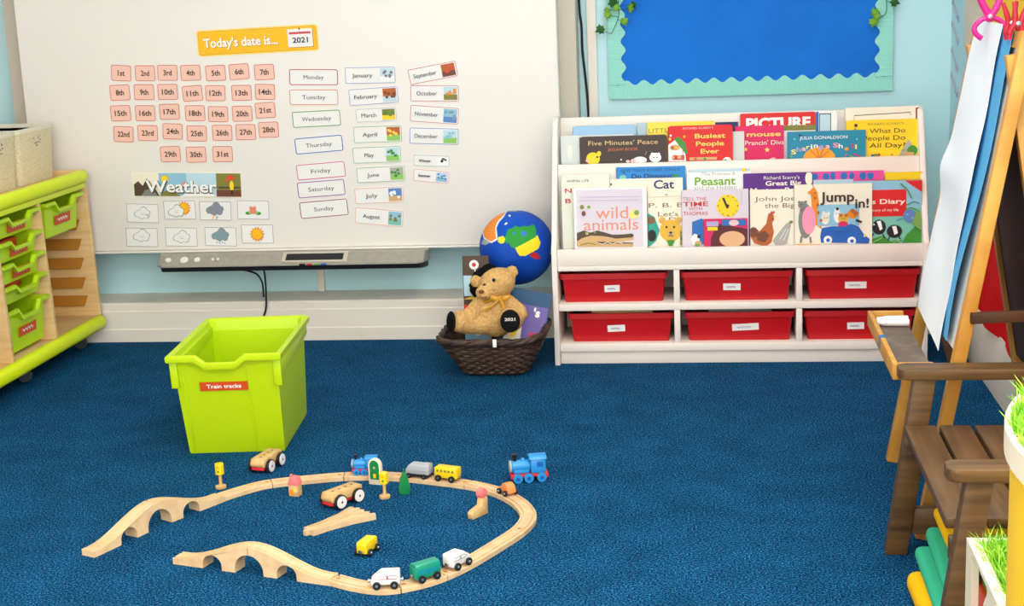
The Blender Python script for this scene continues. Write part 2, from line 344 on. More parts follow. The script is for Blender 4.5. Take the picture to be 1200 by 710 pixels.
DATA = {'banner': (-1.8814, 0.5826, 0.4153, 0.0924, -1.7574),
 'books': {'animal': ((-0.4047, 4.8185, 0.335, 0.1607, 0.2906), [('t', 'ANIMAL LIFE', -0.0244, 0.2687, 0.0733, 'black', 0, 0), ('t', 'N', -0.0563, 0.2371, 0.0226, 'redt', 1, 0), ('t', 'B', -0.0571, 0.2033, 0.0198, 'redt', 1, 0)]),
           'bluegrey': ((-0.174, 4.938, 0.56, 0.1245, 0.2175), []),
           'busiest': ((-0.0261, 4.8915, 0.56, 0.2114, 0.2086), [('t', "RICHARD SCARRY'S", -0.0068, 0.1997, 0.0999, 'pinkl', 0, 0), ('t', 'Busiest', 0.0318, 0.1736, 0.0998, 'goldy', 1, 0), ('t', 'People', 0.0315, 0.1485, 0.0915, 'goldy', 1, 0), ('t', 'Ever', 0.0312, 0.1233, 0.0611, 'goldy', 1, 0), ('p', [(-0.1047, 0.1467), (-0.0827, 0.1628), (-0.0522, 0.1452), (-0.0474, 0.0918), (-0.1047, 0.0934)], 'white'), ('e', -0.0831, 0.1376, 0.0168, 0.0098, 'tan'), ('p', [(-0.0854, 0.1657), (-0.0713, 0.1737), (-0.0493, 0.1535), (-0.0415, 0.1169), (-0.0498, 0.1171)], 'leaf'), ('r', -0.0919, 0.0975, -0.0529, 0.1126, 'redb'), ('e', 0.0864, 0.0911, 0.0139, 0.0111, 'white'), ('r', -0.0361, 0.0948, 0.0531, 0.1041, 'tan'), ('e', -0.0915, 0.1378, 0.0056, 0.0056, 'hen'), ('e', -0.0747, 0.1374, 0.0056, 0.0056, 'bearyellow'), ('e', -0.0994, 0.166, 0.0042, 0.0042, 'goldy'), ('e', -0.0964, 0.1772, 0.0034, 0.0034, 'white'), ('s', -0.0518, 0.1731, 0.0067, 'orange'), ('e', -0.0696, 0.1064, 0.0073, 0.0056, 'skin'), ('e', -0.0892, 0.1055, 0.0056, 0.0045, 'tan'), ('l', [(-0.0578, 0.1425), (-0.0586, 0.0921)], 0.0022, 'greyb'), ('e', 0.0808, 0.0927, 0.0033, 0.0028, 'black'), ('e', -0.0166, 0.0994, 0.0045, 0.0039, 'hen'), ('e', 0.0141, 0.0986, 0.0045, 0.0039, 'leaf')]),
           'cat': ((-0.2033, 4.8185, 0.335, 0.2372, 0.2717), [('t', 'Cat', 0.0572, 0.2508, 0.0667, 'navy', 1, 0), ('p', [(-0.1128, 0.2549), (-0.113, 0.256), (-0.1136, 0.257), (-0.1145, 0.2578), (-0.1156, 0.2582), (-0.1168, 0.2582), (-0.1176, 0.2578), (-0.1176, 0.257), (-0.1176, 0.256), (-0.1176, 0.2549), (-0.1176, 0.2537), (-0.1176, 0.2527), (-0.1176, 0.252), (-0.1168, 0.2516), (-0.1156, 0.2516), (-0.1145, 0.252), (-0.1136, 0.2527), (-0.113, 0.2537)], 'black')]),
           'diary': ((0.5664, 4.7875, 0.335, 0.2154, 0.2503), [('r', -0.105, 0.1567, 0.1055, 0.2493, 'skyb'), ('r', -0.1051, 0.0365, 0.1061, 0.1613, 'seag'), ('p', [(0.0521, 0.2493), (0.1067, 0.2491), (0.1067, 0.2111)], 'redb'), ('rr', -0.0943, 0.1359, 0.0578, 0.2212, 'redb'), ('t', "'s Diary", -0.0009, 0.1836, 0.1115, 'creamy', 1, 0), ('t', 'story of my life', -0.0088, 0.1565, 0.0851, 'creamy', 0, 0), ('e', -0.0274, 0.1021, 0.0214, 0.0241, 'black'), ('e', 0.0207, 0.0874, 0.024, 0.0213, 'black'), ('e', 0.0684, 0.1357, 0.0213, 0.0213, 'bluegr'), ('p', [(0.058, 0.0757), (0.0924, 0.1106), (0.1058, 0.094), (0.106, 0.0392), (0.0395, 0.0404)], 'leaf'), ('p', [(-0.0515, 0.0641), (-0.014, 0.0744), (0.0101, 0.0547), (0.0261, 0.0599), (0.0475, 0.0403), (-0.0515, 0.0421)], 'leaf'), ('l', [(-0.0435, 0.0832), (-0.0515, 0.0696)], 0.0037, 'black'), ('l', [(-0.0167, 0.0799), (-0.0087, 0.066)], 0.0037, 'black'), ('l', [(0.0073, 0.074), (-0.0006, 0.0576)], 0.0037, 'black'), ('l', [(0.034, 0.0707), (0.0421, 0.0568)], 0.0037, 'black'), ('p', [(-0.0355, 0.1214), (-0.0221, 0.1225), (-0.0167, 0.0964), (-0.0247, 0.0911)], 'white'), ('p', [(0.0126, 0.104), (0.0259, 0.1051), (0.0313, 0.0817), (0.0207, 0.0765)], 'white'), ('e', -0.0435, 0.1106, 0.0027, 0.0027, 'white'), ('l', [(0.0389, 0.2399), (0.0602, 0.2204), (0.0735, 0.1929)], 0.0037, 'leaf'), ('l', [(0.0577, 0.1714), (0.0789, 0.1818), (0.0974, 0.176)], 0.0032, 'leaf'), ('l', [(0.0524, 0.1579), (0.0736, 0.1629), (0.0949, 0.1515)], 0.0027, 'leaf'), ('e', 0.0604, 0.1413, 0.0032, 0.0032, 'skyb'), ('e', 0.0764, 0.1301, 0.0032, 0.0032, 'skyb'), ('l', [(0.0259, 0.1229), (0.0472, 0.1307)], 0.0032, 'bluegr'), ('p', [(0.0738, 0.111), (0.087, 0.149), (0.0975, 0.1542), (0.1056, 0.1267), (0.1058, 0.0885)], 'leaf2'), ('l', [(-0.0488, 0.053), (-0.0167, 0.0689)], 0.0027, 'lightgreen'), ('l', [(0.0154, 0.0518), (0.0421, 0.0623)], 0.0027, 'lightgreen')]),
           'dino': ((-0.1892, 4.834, 0.335, 0.2264, 0.3078), [('t', 'JANE YOLEN & MARK TEAGUE', -0.0012, 0.2973, 0.1946, 'navyd', 0, 0), ('t', 'Do Dinosaurs', 0.0096, 0.2774, 0.1447, 'navyd', 1, 0), ('e', -0.0882, 0.2911, 0.0034, 0.0028, 'navyd'), ('e', 0.0821, 0.2757, 0.0084, 0.0067, 'leaf'), ('e', -0.0914, 0.2743, 0.0112, 0.0084, 'seag')]),
           'five': ((-0.2798, 4.8915, 0.56, 0.2893, 0.1815), [('t', "Five Minutes' Peace", -0.0006, 0.1591, 0.2301, 'goldt', 0, 0), ('t', 'JIGSAW BOOK', -0.0011, 0.1366, 0.1014, 'orangeb', 0, 0), ('e', -0.1009, 0.1082, 0.0227, 0.0213, 'yellow'), ('e', -0.0806, 0.1246, 0.0071, 0.0085, 'yellow'), ('e', 0.0547, 0.0999, 0.0225, 0.0113, 'white'), ('e', 0.1055, 0.107, 0.0197, 0.0155, 'white'), ('e', 0.032, 0.0963, 0.0085, 0.0085, 'pinkl'), ('e', -0.0866, 0.1135, 0.0034, 0.0034, 'black'), ('e', -0.1181, 0.103, 0.0074, 0.0063, 'goldt'), ('e', 0.1169, 0.1166, 0.0051, 0.0067, 'white'), ('e', 0.0958, 0.1171, 0.0051, 0.0067, 'white'), ('e', 0.0999, 0.1072, 0.002, 0.002, 'black'), ('e', 0.1111, 0.1069, 0.002, 0.002, 'black'), ('l', [(0.0719, 0.1149), (0.0778, 0.1288)], 0.0027, 'greyb'), ('e', -0.0074, 0.1029, 0.0025, 0.0025, 'white'), ('e', 0.0151, 0.0967, 0.0068, 0.0045, 'pinkl')]),
           'greyblue': ((0.3969, 4.803, 0.335, 0.1266, 0.2551), []),
           'greywhite': ((-0.3683, 4.907, 0.56, 0.2432, 0.1852), [('e', -0.0901, 0.1311, 0.0086, 0.0257, 'creamy2')]),
           'johnjoe': ((0.2422, 4.7875, 0.335, 0.2235, 0.23), [('t', 'John Joe &', -0.0127, 0.2007, 0.1674, 'brownt', 0, 0), ('t', 'the Big Hen', 0.017, 0.178, 0.1619, 'brownt', 0, 0), ('p', [(-0.1108, 0.1047), (-0.0979, 0.11), (-0.0816, 0.0958), (-0.0596, 0.1203), (-0.0539, 0.1506), (-0.0457, 0.1559), (-0.0375, 0.1502), (-0.0349, 0.1391), (-0.0405, 0.1199), (-0.0353, 0.0921), (-0.0437, 0.059), (-0.0629, 0.0454), (-0.0984, 0.0572), (-0.1108, 0.0797)], 'hen'), ('p', [(-0.0871, 0.0934), (-0.0879, 0.099), (-0.0903, 0.1039), (-0.0939, 0.1076), (-0.0984, 0.1095), (-0.1031, 0.1095), (-0.1076, 0.1076), (-0.1108, 0.1039), (-0.1108, 0.099), (-0.1108, 0.0934), (-0.1108, 0.0878), (-0.1108, 0.0828), (-0.1076, 0.0792), (-0.1031, 0.0772), (-0.0984, 0.0772), (-0.0939, 0.0792), (-0.0903, 0.0828), (-0.0879, 0.0878)], 'hendark'), ('p', [(-0.0409, 0.0645), (0.0003, 0.1163), (0.0166, 0.127), (0.0193, 0.1159), (0.0053, 0.0525), (-0.0274, 0.0448)], 'greyl'), ('p', [(-0.0457, 0.1559), (-0.0429, 0.1614), (-0.0389, 0.1572), (-0.0347, 0.1626), (-0.0321, 0.1557), (-0.0375, 0.1502)], 'redt'), ('p', [(-0.0362, 0.1475), (-0.0267, 0.1431), (-0.0363, 0.1392)], 'goldy'), ('e', -0.0436, 0.1471, 0.0019, 0.0019, 'black'), ('p', [(-0.0926, 0.0877), (-0.0652, 0.0982), (-0.049, 0.0813), (-0.0655, 0.0594), (-0.0873, 0.0653)], 'hendark'), ('p', [(-0.0431, 0.1365), (-0.0349, 0.1391), (-0.035, 0.1281)], 'redt'), ('l', [(-0.0164, 0.0696), (0.0029, 0.1024)], 0.0021, 'paper'), ('l', [(-0.0055, 0.0638), (0.0111, 0.1023)], 0.0021, 'paper'), ('e', 0.0193, 0.1242, 0.006, 0.0049, 'olive')]),
           'jumpin': ((0.3933, 4.772, 0.335, 0.2449, 0.2457), [('p', [(-0.07, 0.2296), (-0.0593, 0.2375), (-0.0486, 0.2209), (-0.0407, 0.166), (-0.0274, 0.1301), (-0.0383, 0.1028), (-0.0597, 0.1197), (-0.0676, 0.1803)], 'orangeg'), ('e', -0.0867, 0.1285, 0.0229, 0.0566, 'greyb'), ('e', -0.0759, 0.1311, 0.0216, 0.0458, 'pinkp'), ('r', -0.0487, 0.1114, 0.0825, 0.1799, 'skyb'), ('e', -0.0247, 0.1355, 0.0134, 0.0188, 'creamy'), ('e', 0.0129, 0.1457, 0.0107, 0.0241, 'white'), ('e', 0.0317, 0.1343, 0.0161, 0.0161, 'bearyellow'), ('e', 0.0611, 0.1474, 0.0187, 0.0134, 'orangeg'), ('e', 0.0316, 0.1152, 0.0161, 0.0107, 'magenta'), ('p', [(-0.041, 0.0781), (-0.0356, 0.1055), (-0.0033, 0.1104), (0.037, 0.1096), (0.0557, 0.1174), (0.0798, 0.1087), (0.0959, 0.0837), (0.1146, 0.0669), (0.1119, 0.0533), (-0.0384, 0.0588)], 'carblue'), ('e', -0.0168, 0.0667, 0.0135, 0.0135, 'white'), ('e', 0.0584, 0.0625, 0.0134, 0.0134, 'white'), ('t', 'Jump', 0.0131, 0.2045, 0.1068, 'inkbrown', 1, 0), ('t', 'in!', 0.0905, 0.1823, 0.0426, 'inkbrown', 1, 0), ('p', [(-0.0673, 0.2295), (-0.0808, 0.2216), (-0.0728, 0.2133), (-0.0567, 0.2156)], 'orangeg'), ('l', [(-0.0619, 0.2376), (-0.0646, 0.2445)], 0.0021, 'hendark'), ('e', -0.0567, 0.2019, 0.0035, 0.0046, 'hen'), ('e', -0.0487, 0.1799, 0.0038, 0.0051, 'hen'), ('e', -0.0461, 0.1552, 0.004, 0.0051, 'hen'), ('e', -0.0382, 0.1303, 0.0043, 0.0051, 'hen'), ('e', -0.0566, 0.2184, 0.0019, 0.0019, 'black'), ('e', -0.0972, 0.1809, 0.0135, 0.0121, 'greyb'), ('e', -0.1066, 0.1894, 0.0043, 0.0054, 'greyb'), ('e', -0.0864, 0.1903, 0.0043, 0.0054, 'greyb'), ('e', -0.1012, 0.1824, 0.0019, 0.0019, 'black'), ('e', -0.0139, 0.1517, 0.0038, 0.0081, 'creamy'), ('e', -0.03, 0.1521, 0.0038, 0.0081, 'creamy'), ('e', -0.0274, 0.1383, 0.0016, 0.0016, 'black'), ('e', -0.0193, 0.1381, 0.0016, 0.0016, 'black'), ('e', 0.013, 0.1662, 0.0048, 0.0048, 'black'), ('e', 0.0089, 0.1512, 0.0016, 0.0016, 'black'), ('e', 0.0183, 0.151, 0.0016, 0.0016, 'black'), ('e', 0.0236, 0.1455, 0.0054, 0.0054, 'hen'), ('e', 0.0397, 0.1451, 0.0054, 0.0054, 'hen'), ('e', 0.0279, 0.1344, 0.0016, 0.0016, 'black'), ('e', 0.0359, 0.1342, 0.0016, 0.0016, 'black'), ('p', [(0.0504, 0.1613), (0.0611, 0.1665), (0.0798, 0.1525), (0.0691, 0.1445)], 'hen'), ('p', [(0.0718, 0.1335), (0.0905, 0.1249), (0.0878, 0.1195), (0.0691, 0.1253)], 'black'), ('e', -0.0168, 0.0667, 0.0059, 0.0059, 'carblue'), ('e', 0.0584, 0.0625, 0.0059, 0.0059, 'carblue'), ('p', [(0.0048, 0.102), (0.037, 0.1027), (0.037, 0.0958), (0.0047, 0.0951)], 'bluebook'), ('e', 0.0985, 0.0782, 0.0043, 0.0037, 'goldy'), ('p', [(-0.1214, 0.0562), (-0.0384, 0.0547), (-0.0385, 0.0505), (-0.1214, 0.0521)], 'orange'), ('l', [(-0.1004, 0.082), (-0.1032, 0.06)], 0.0064, 'greyb'), ('l', [(-0.0734, 0.0787), (-0.0708, 0.0594)], 0.0064, 'greyb')]),
           'mouse': ((0.1666, 4.9225, 0.56, 0.1593, 0.1986), [('t', 'mouse', 0.0145, 0.171, 0.1105, 'goldy', 1, 0), ('t', "Prancin' Diva", 0.017, 0.143, 0.1271, 'creamy', 0, 0), ('s', -0.0443, 0.1223, 0.0072, 'goldy'), ('s', 0.0251, 0.119, 0.0091, 'goldy'), ('e', 0.0443, 0.0863, 0.0111, 0.0069, 'pinkl')]),
           'mystery': ((0.2209, 4.803, 0.335, 0.2201, 0.2813), [('t', "Richard Scarry's", 0.0125, 0.2659, 0.1137, 'creamy', 0, 0), ('t', 'Great Big', 0.0178, 0.2479, 0.1137, 'creamy', 1, 0), ('t', 'Mystery Book', 0.0013, 0.2262, 0.1787, 'creamy', 1, 0), ('p', [(0.109, 0.261), (0.109, 0.2684), (0.1085, 0.2749), (0.1052, 0.2798), (0.1013, 0.2803), (0.097, 0.2803), (0.0931, 0.2798), (0.0898, 0.2749), (0.0877, 0.2684), (0.087, 0.261), (0.0877, 0.2537), (0.0898, 0.2471), (0.0931, 0.2423), (0.097, 0.2398), (0.1013, 0.2398), (0.1052, 0.2423), (0.1085, 0.2471), (0.109, 0.2537)], 'creamy')]),
           'navy': ((0.0608, 4.938, 0.56, 0.0755, 0.2121), []),
           'paleblue': ((-0.3438, 4.9225, 0.56, 0.2106, 0.2147), []),
           'pbbear': ((-0.1026, 4.803, 0.335, 0.1953, 0.2289), [('t', 'P. B. BEAR', 0.003, 0.1849, 0.193, 'brownt', 0, 0), ('t', "Let's Play", 0.0053, 0.1556, 0.1382, 'brownt', 0, 0), ('t', 'Dice', 0.0078, 0.1374, 0.072, 'brownt', 0, 0), ('e', -0.0233, 0.1016, 0.0362, 0.0362, 'bearyellow'), ('e', -0.0506, 0.1358, 0.0111, 0.0111, 'bearyellow'), ('e', 0.0022, 0.1347, 0.0111, 0.0111, 'bearyellow'), ('e', -0.0235, 0.0904, 0.0111, 0.0097, 'tan'), ('e', -0.0234, 0.0946, 0.005, 0.0039, 'black'), ('e', -0.037, 0.1131, 0.0036, 0.0036, 'black'), ('e', -0.012, 0.1126, 0.0036, 0.0036, 'black'), ('p', [(-0.0966, 0.1592), (-0.0754, 0.1475), (-0.0595, 0.1023), (-0.0713, 0.0688), (-0.0911, 0.0523), (-0.0966, 0.0524)], 'aqua2'), ('p', [(-0.0728, 0.1365), (-0.0737, 0.1408), (-0.0761, 0.1446), (-0.0798, 0.1474), (-0.0844, 0.1489), (-0.0892, 0.1489), (-0.0938, 0.1474), (-0.0966, 0.1446), (-0.0966, 0.1408), (-0.0966, 0.1365), (-0.0966, 0.1322), (-0.0966, 0.1284), (-0.0938, 0.1256), (-0.0892, 0.1242), (-0.0844, 0.1242), (-0.0798, 0.1256), (-0.0761, 0.1284), (-0.0737, 0.1322)], 'brownt'), ('p', [(-0.071, 0.0859), (-0.0718, 0.0926), (-0.0742, 0.0985), (-0.0779, 0.1029), (-0.0825, 0.1052), (-0.0873, 0.1052), (-0.0919, 0.1029), (-0.0956, 0.0985), (-0.0966, 0.0926), (-0.0966, 0.0859), (-0.0966, 0.0793), (-0.0956, 0.0734), (-0.0919, 0.069), (-0.0873, 0.0667), (-0.0825, 0.0667), (-0.0779, 0.069), (-0.0742, 0.0734), (-0.0718, 0.0793)], 'black'), ('p', [(0.0073, 0.101), (0.0375, 0.0808), (0.0371, 0.0528), (0.0065, 0.0533)], 'olive'), ('e', -0.0506, 0.1358, 0.0056, 0.0056, 'tan'), ('e', 0.0022, 0.1347, 0.0056, 0.0056, 'tan'), ('p', [(-0.0377, 0.071), (-0.0099, 0.0705), (-0.0186, 0.051), (-0.0297, 0.0512)], 'leaf'), ('l', [(-0.0235, 0.089), (-0.0306, 0.0821)], 0.0016, 'black'), ('l', [(-0.0235, 0.089), (-0.0167, 0.0818)], 0.0016, 'black'), ('e', -0.0743, 0.0548, 0.0067, 0.0045, 'white'), ('l', [(0.0097, 0.0757), (0.0372, 0.0612)], 0.0021, 'black'), ('l', [(0.0099, 0.0897), (0.0319, 0.0781)], 0.0021, 'paleyellow'), ('l', [(-0.091, 0.2122), (0.009, 0.2141)], 0.0011, 'tan'), ('e', -0.0353, 0.2193, 0.0044, 0.0028, 'greyl')]),
           'peasant': ((0.0321, 4.8185, 0.335, 0.2079, 0.2979), [('t', 'The Princess &', -0.0006, 0.2812, 0.1098, 'greyl', 0, 0), ('t', 'Peasant', -0.0119, 0.2579, 0.1319, 'greent', 1, 0), ('t', 'and the Hidden', -0.0122, 0.2371, 0.1374, 'greyl', 0, 0), ('r', -0.0998, 0.2884, 0.1011, 0.2969, 'palesky'), ('e', 0.082, 0.2917, 0.0082, 0.0055, 'yellow')]),
           'people': ((0.5593, 4.907, 0.56, 0.2283, 0.2087), [('t', "RICHARD SCARRY'S", 0.0119, 0.1946, 0.1131, 'olive', 0, 0), ('t', 'What Do', 0.0173, 0.1725, 0.1132, 'inkbrown', 0, 0), ('t', 'People Do', 0.0065, 0.1494, 0.1348, 'inkbrown', 0, 0), ('t', 'All Day?', 0.0174, 0.1256, 0.1133, 'inkbrown', 0, 0), ('e', -0.0829, 0.1919, 0.0054, 0.0054, 'inkbrown'), ('p', [(0.05, 0.0861), (0.0822, 0.1404), (0.0876, 0.1402), (0.1093, 0.0846)], 'greyl'), ('e', 0.0958, 0.107, 0.0162, 0.0162, 'leaf'), ('e', -0.0205, 0.0907, 0.0136, 0.0081, 'olive'), ('l', [(-0.0857, 0.1837), (-0.0829, 0.1671)], 0.0027, 'inkbrown'), ('p', [(0.0688, 0.1022), (0.1012, 0.1013), (0.1013, 0.0848), (0.0689, 0.0856)], 'tan'), ('e', -0.0096, 0.096, 0.0043, 0.0038, 'redt'), ('e', -0.0313, 0.0938, 0.0038, 0.0038, 'bluebook'), ('l', [(0.0607, 0.1079), (0.1065, 0.1081)], 0.0019, 'olive'), ('e', 0.031, 0.0949, 0.0027, 0.0027, 'olive')]),
           'picture': ((0.2604, 4.938, 0.56, 0.3176, 0.239), [('rr', -0.156, 0.1897, 0.09, 0.238, 'redb'), ('t', 'PICTURE', -0.0314, 0.2044, 0.2093, 'white', 2, 0), ('r', 0.0902, 0.075, 0.0992, 0.237, 'bluebook'), ('r', 0.1012, 0.0739, 0.1392, 0.2311, 'black'), ('r', 0.1034, 0.074, 0.137, 0.2282, 'palesky'), ('r', -0.1565, 0.1786, 0.09, 0.1954, 'olive')]),
           'pink': ((0.4397, 4.8185, 0.335, 0.237, 0.2794), [('e', -0.0996, 0.264, 0.0108, 0.0108, 'bluebook'), ('e', -0.0644, 0.2631, 0.0108, 0.0122, 'bluebook'), ('e', -0.0428, 0.2654, 0.0081, 0.0135, 'bluebook'), ('e', -0.0077, 0.2645, 0.0108, 0.0121, 'bluebook'), ('e', 0.0165, 0.2639, 0.0081, 0.0121, 'bluebook'), ('e', 0.0515, 0.2631, 0.0107, 0.0121, 'bluebook'), ('e', 0.0756, 0.2625, 0.0107, 0.0107, 'bluebook')]),
           'sharing': ((0.3808, 4.8915, 0.56, 0.2505, 0.1789), [('t', 'JULIA DONALDSON', -0.0092, 0.1578, 0.152, 'white', 0, 0), ('e', -0.0231, 0.089, 0.0519, 0.0382, 'orange'), ('p', [(-0.0883, 0.1711), (-0.0719, 0.1651), (-0.0884, 0.1628)], 'navyd'), ('t', 'S', -0.1051, 0.1133, 0.0164, 'paleyellow', 1, 0), ('t', 'h', -0.0886, 0.1212, 0.0137, 'lav', 1, 0), ('t', 'a', -0.0721, 0.1236, 0.0137, 'pinkl', 1, 0), ('t', 'r', -0.0584, 0.1287, 0.0109, 'paleyellow', 1, 0), ('t', 'i', -0.0475, 0.1298, 0.0055, 'white', 1, 0), ('t', 'n', -0.0338, 0.1322, 0.0136, 'white', 1, 0), ('t', 'g', -0.0175, 0.129, 0.0136, 'lav', 1, 0), ('t', 'a', 0.0044, 0.1298, 0.0136, 'pinkl', 1, 0), ('t', 'S', 0.0289, 0.1319, 0.0163, 'pinkp', 1, 0), ('t', 'h', 0.0452, 0.1287, 0.0136, 'white', 1, 0), ('t', 'e', 0.0642, 0.1213, 0.0136, 'orange', 1, 0), ('t', 'l', 0.0832, 0.1277, 0.0054, 'magenta', 1, 0), ('t', 'l', 0.0941, 0.1246, 0.0054, 'paleyellow', 1, 0), ('l', [(-0.0231, 0.089), (-0.0503, 0.1174)], 0.0019, 'hen'), ('l', [(-0.0231, 0.089), (-0.0311, 0.1238)], 0.0019, 'hen'), ('l', [(-0.0231, 0.089), (-0.0093, 0.1233)], 0.0019, 'hen'), ('l', [(-0.0231, 0.089), (0.007, 0.1145)], 0.0019, 'hen'), ('l', [(0.0723, 0.0976), (0.1022, 0.0857)], 0.0038, 'leaf2'), ('l', [(0.0859, 0.1027), (0.113, 0.091)], 0.0032, 'magenta'), ('e', -0.1134, 0.0997, 0.0049, 0.0049, 'leaf2'), ('e', 0.0968, 0.1493, 0.0027, 0.0027, 'skyb'), ('e', -0.1021, 0.1549, 0.0027, 0.0027, 'skyb'), ('l', [(0.0533, 0.0842), (0.0642, 0.1033)], 0.0027, 'stormred')]),
           'small': ((0.0519, 4.772, 0.335, 0.1409, 0.1414), [('r', -0.0691, 0.0509, -0.0181, 0.1404, 'magenta'), ('p', [(-0.0281, 0.126), (0.0694, 0.1074), (0.0694, 0.0493), (-0.0483, 0.0514), (-0.048, 0.0765)], 'darkhat'), ('e', 0.0206, 0.0752, 0.041, 0.026, 'skin'), ('r', -0.0115, 0.1186, 0.0648, 0.1382, 'bluebook'), ('e', 0.0266, 0.1277, 0.0164, 0.0096, 'pinkl'), ('r', -0.0609, 0.1176, -0.0227, 0.1336, 'lav'), ('r', -0.0584, 0.1038, -0.0257, 0.1155, 'yellow')]),
           'time': ((0.0188, 4.7875, 0.335, 0.2153, 0.2345), [('t', 'TELL THE', -0.0654, 0.2055, 0.0769, 'redt', 0, 0), ('t', 'TIME', -0.0628, 0.1888, 0.0825, 'redt', 1, 0), ('t', 'WITH', -0.0631, 0.1736, 0.044, 'redt', 0, 0), ('t', 'THOMAS', -0.0633, 0.1583, 0.0798, 'redt', 0, 0), ('e', 0.0415, 0.181, 0.0367, 0.0367, 'yellow'), ('p', [(0.0226, 0.2063), (0.0295, 0.2076), (0.0441, 0.174), (0.0373, 0.1714)], 'black'), ('e', 0.0415, 0.181, 0.0044, 0.0044, 'black'), ('p', [(-0.0747, 0.1307), (-0.0442, 0.1412), (-0.0333, 0.1354), (-0.0343, 0.0574), (-0.0758, 0.0581)], 'bluebook'), ('e', -0.0645, 0.0719, 0.0138, 0.0193, 'white'), ('e', -0.0564, 0.0606, 0.0111, 0.0083, 'tan'), ('e', 0.0418, 0.2125, 0.0022, 0.0022, 'inkbrown'), ('e', 0.0411, 0.1494, 0.0022, 0.0022, 'inkbrown'), ('e', 0.0102, 0.1817, 0.0022, 0.0022, 'inkbrown'), ('e', 0.0727, 0.1803, 0.0022, 0.0022, 'inkbrown'), ('e', 0.0582, 0.2075, 0.0016, 0.0016, 'inkbrown'), ('e', 0.0682, 0.1962, 0.0016, 0.0016, 'inkbrown'), ('e', 0.0679, 0.1646, 0.0016, 0.0016, 'inkbrown'), ('e', 0.0576, 0.1538, 0.0016, 0.0016, 'inkbrown'), ('e', 0.0247, 0.1545, 0.0016, 0.0016, 'inkbrown'), ('e', 0.0147, 0.1658, 0.0016, 0.0016, 'inkbrown'), ('e', 0.0151, 0.1974, 0.0016, 0.0016, 'inkbrown'), ('e', -0.0533, 0.0829, 0.0055, 0.0055, 'black'), ('e', -0.067, 0.0887, 0.0039, 0.0039, 'white'), ('e', -0.0592, 0.055, 0.0083, 0.0044, 'leaf2'), ('l', [(0.0857, 0.227), (0.0853, 0.1828)], 0.0011, 'lav')]),
           'white1': ((0.0167, 4.907, 0.56, 0.2006, 0.1835), []),
           'whitebig': ((0.5603, 4.9225, 0.56, 0.2356, 0.2478), [('l', [(-0.0879, 0.1988), (-0.0878, 0.2223), (0.0909, 0.2279), (0.091, 0.2183)], 0.0022, 'black'), ('r', 0.1071, 0.0686, 0.1168, 0.2425, 'darkred')]),
           'wild': ((-0.3222, 4.7875, 0.335, 0.2402, 0.2494), [('r', -0.1105, 0.0526, 0.1067, 0.2422, 'lavcream'), ('t', 'wild', 0.0056, 0.1668, 0.106, 'salmon', 0, 14), ('t', 'animals', 0.0019, 0.1277, 0.1784, 'salmon', 0, 12), ('p', [(-0.1112, 0.099), (-0.0829, 0.104), (-0.0437, 0.0948), (0.001, 0.0827), (0.0738, 0.0842), (0.0764, 0.0757), (0.0175, 0.0683), (0.0734, 0.0645), (0.0732, 0.0533), (-0.1122, 0.0566)], 'tan'), ('p', [(-0.1111, 0.1018), (-0.0884, 0.1098), (-0.066, 0.1023), (-0.0434, 0.1089), (-0.021, 0.1028), (0.0068, 0.0939), (0.0405, 0.0946), (0.0713, 0.0968), (0.0767, 0.0897), (0.071, 0.0842), (0.0178, 0.081), (-0.0269, 0.0903), (-0.0662, 0.0925), (-0.0946, 0.0845), (-0.1118, 0.0736)], 'darkbrown'), ('e', -0.052, 0.102, 0.0045, 0.0034, 'olive'), ('p', [(-0.0442, 0.0723), (0.0735, 0.0667), (0.0734, 0.0639), (-0.0444, 0.0653)], 'darkbrown'), ('e', 0.0781, 0.1597, 0.0153, 0.0153, 'paleyellow'), ('e', 0.0865, 0.1651, 0.0084, 0.0084, 'leaf2'), ('e', -0.0921, 0.1872, 0.007, 0.007, 'olive'), ('e', -0.0697, 0.1867, 0.0056, 0.0056, 'leaf2'), ('e', -0.0773, 0.0997, 0.0051, 0.0042, 'paleyellow'), ('e', -0.0773, 0.0997, 0.002, 0.0031, 'black'), ('l', [(-0.0443, 0.0695), (-0.0275, 0.0635), (-0.0105, 0.0703), (0.0062, 0.0643), (0.0231, 0.0696), (0.0399, 0.0651)], 0.0019, 'creamy'), ('l', [(-0.1008, 0.0621), (-0.0724, 0.0686), (-0.0501, 0.0626)], 0.0027, 'olive'), ('l', [(-0.0998, 0.2196), (0.0987, 0.2179)], 0.0013, 'lav'), ('l', [(-0.1001, 0.2084), (0.0985, 0.2067)], 0.0013, 'lav'), ('e', -0.087, 0.166, 0.0067, 0.0084, 'hendark')]),
           'yellowli': ((-0.0906, 4.9225, 0.56, 0.2218, 0.2194), [('t', 'LITTLE', -0.0663, 0.1918, 0.0788, 'olive', 0, 0)]),
           'yellowred': ((0.6195, 4.8185, 0.335, 0.1173, 0.2722), [('r', -0.0577, 0.1655, 0.0577, 0.2477, 'redb')])},
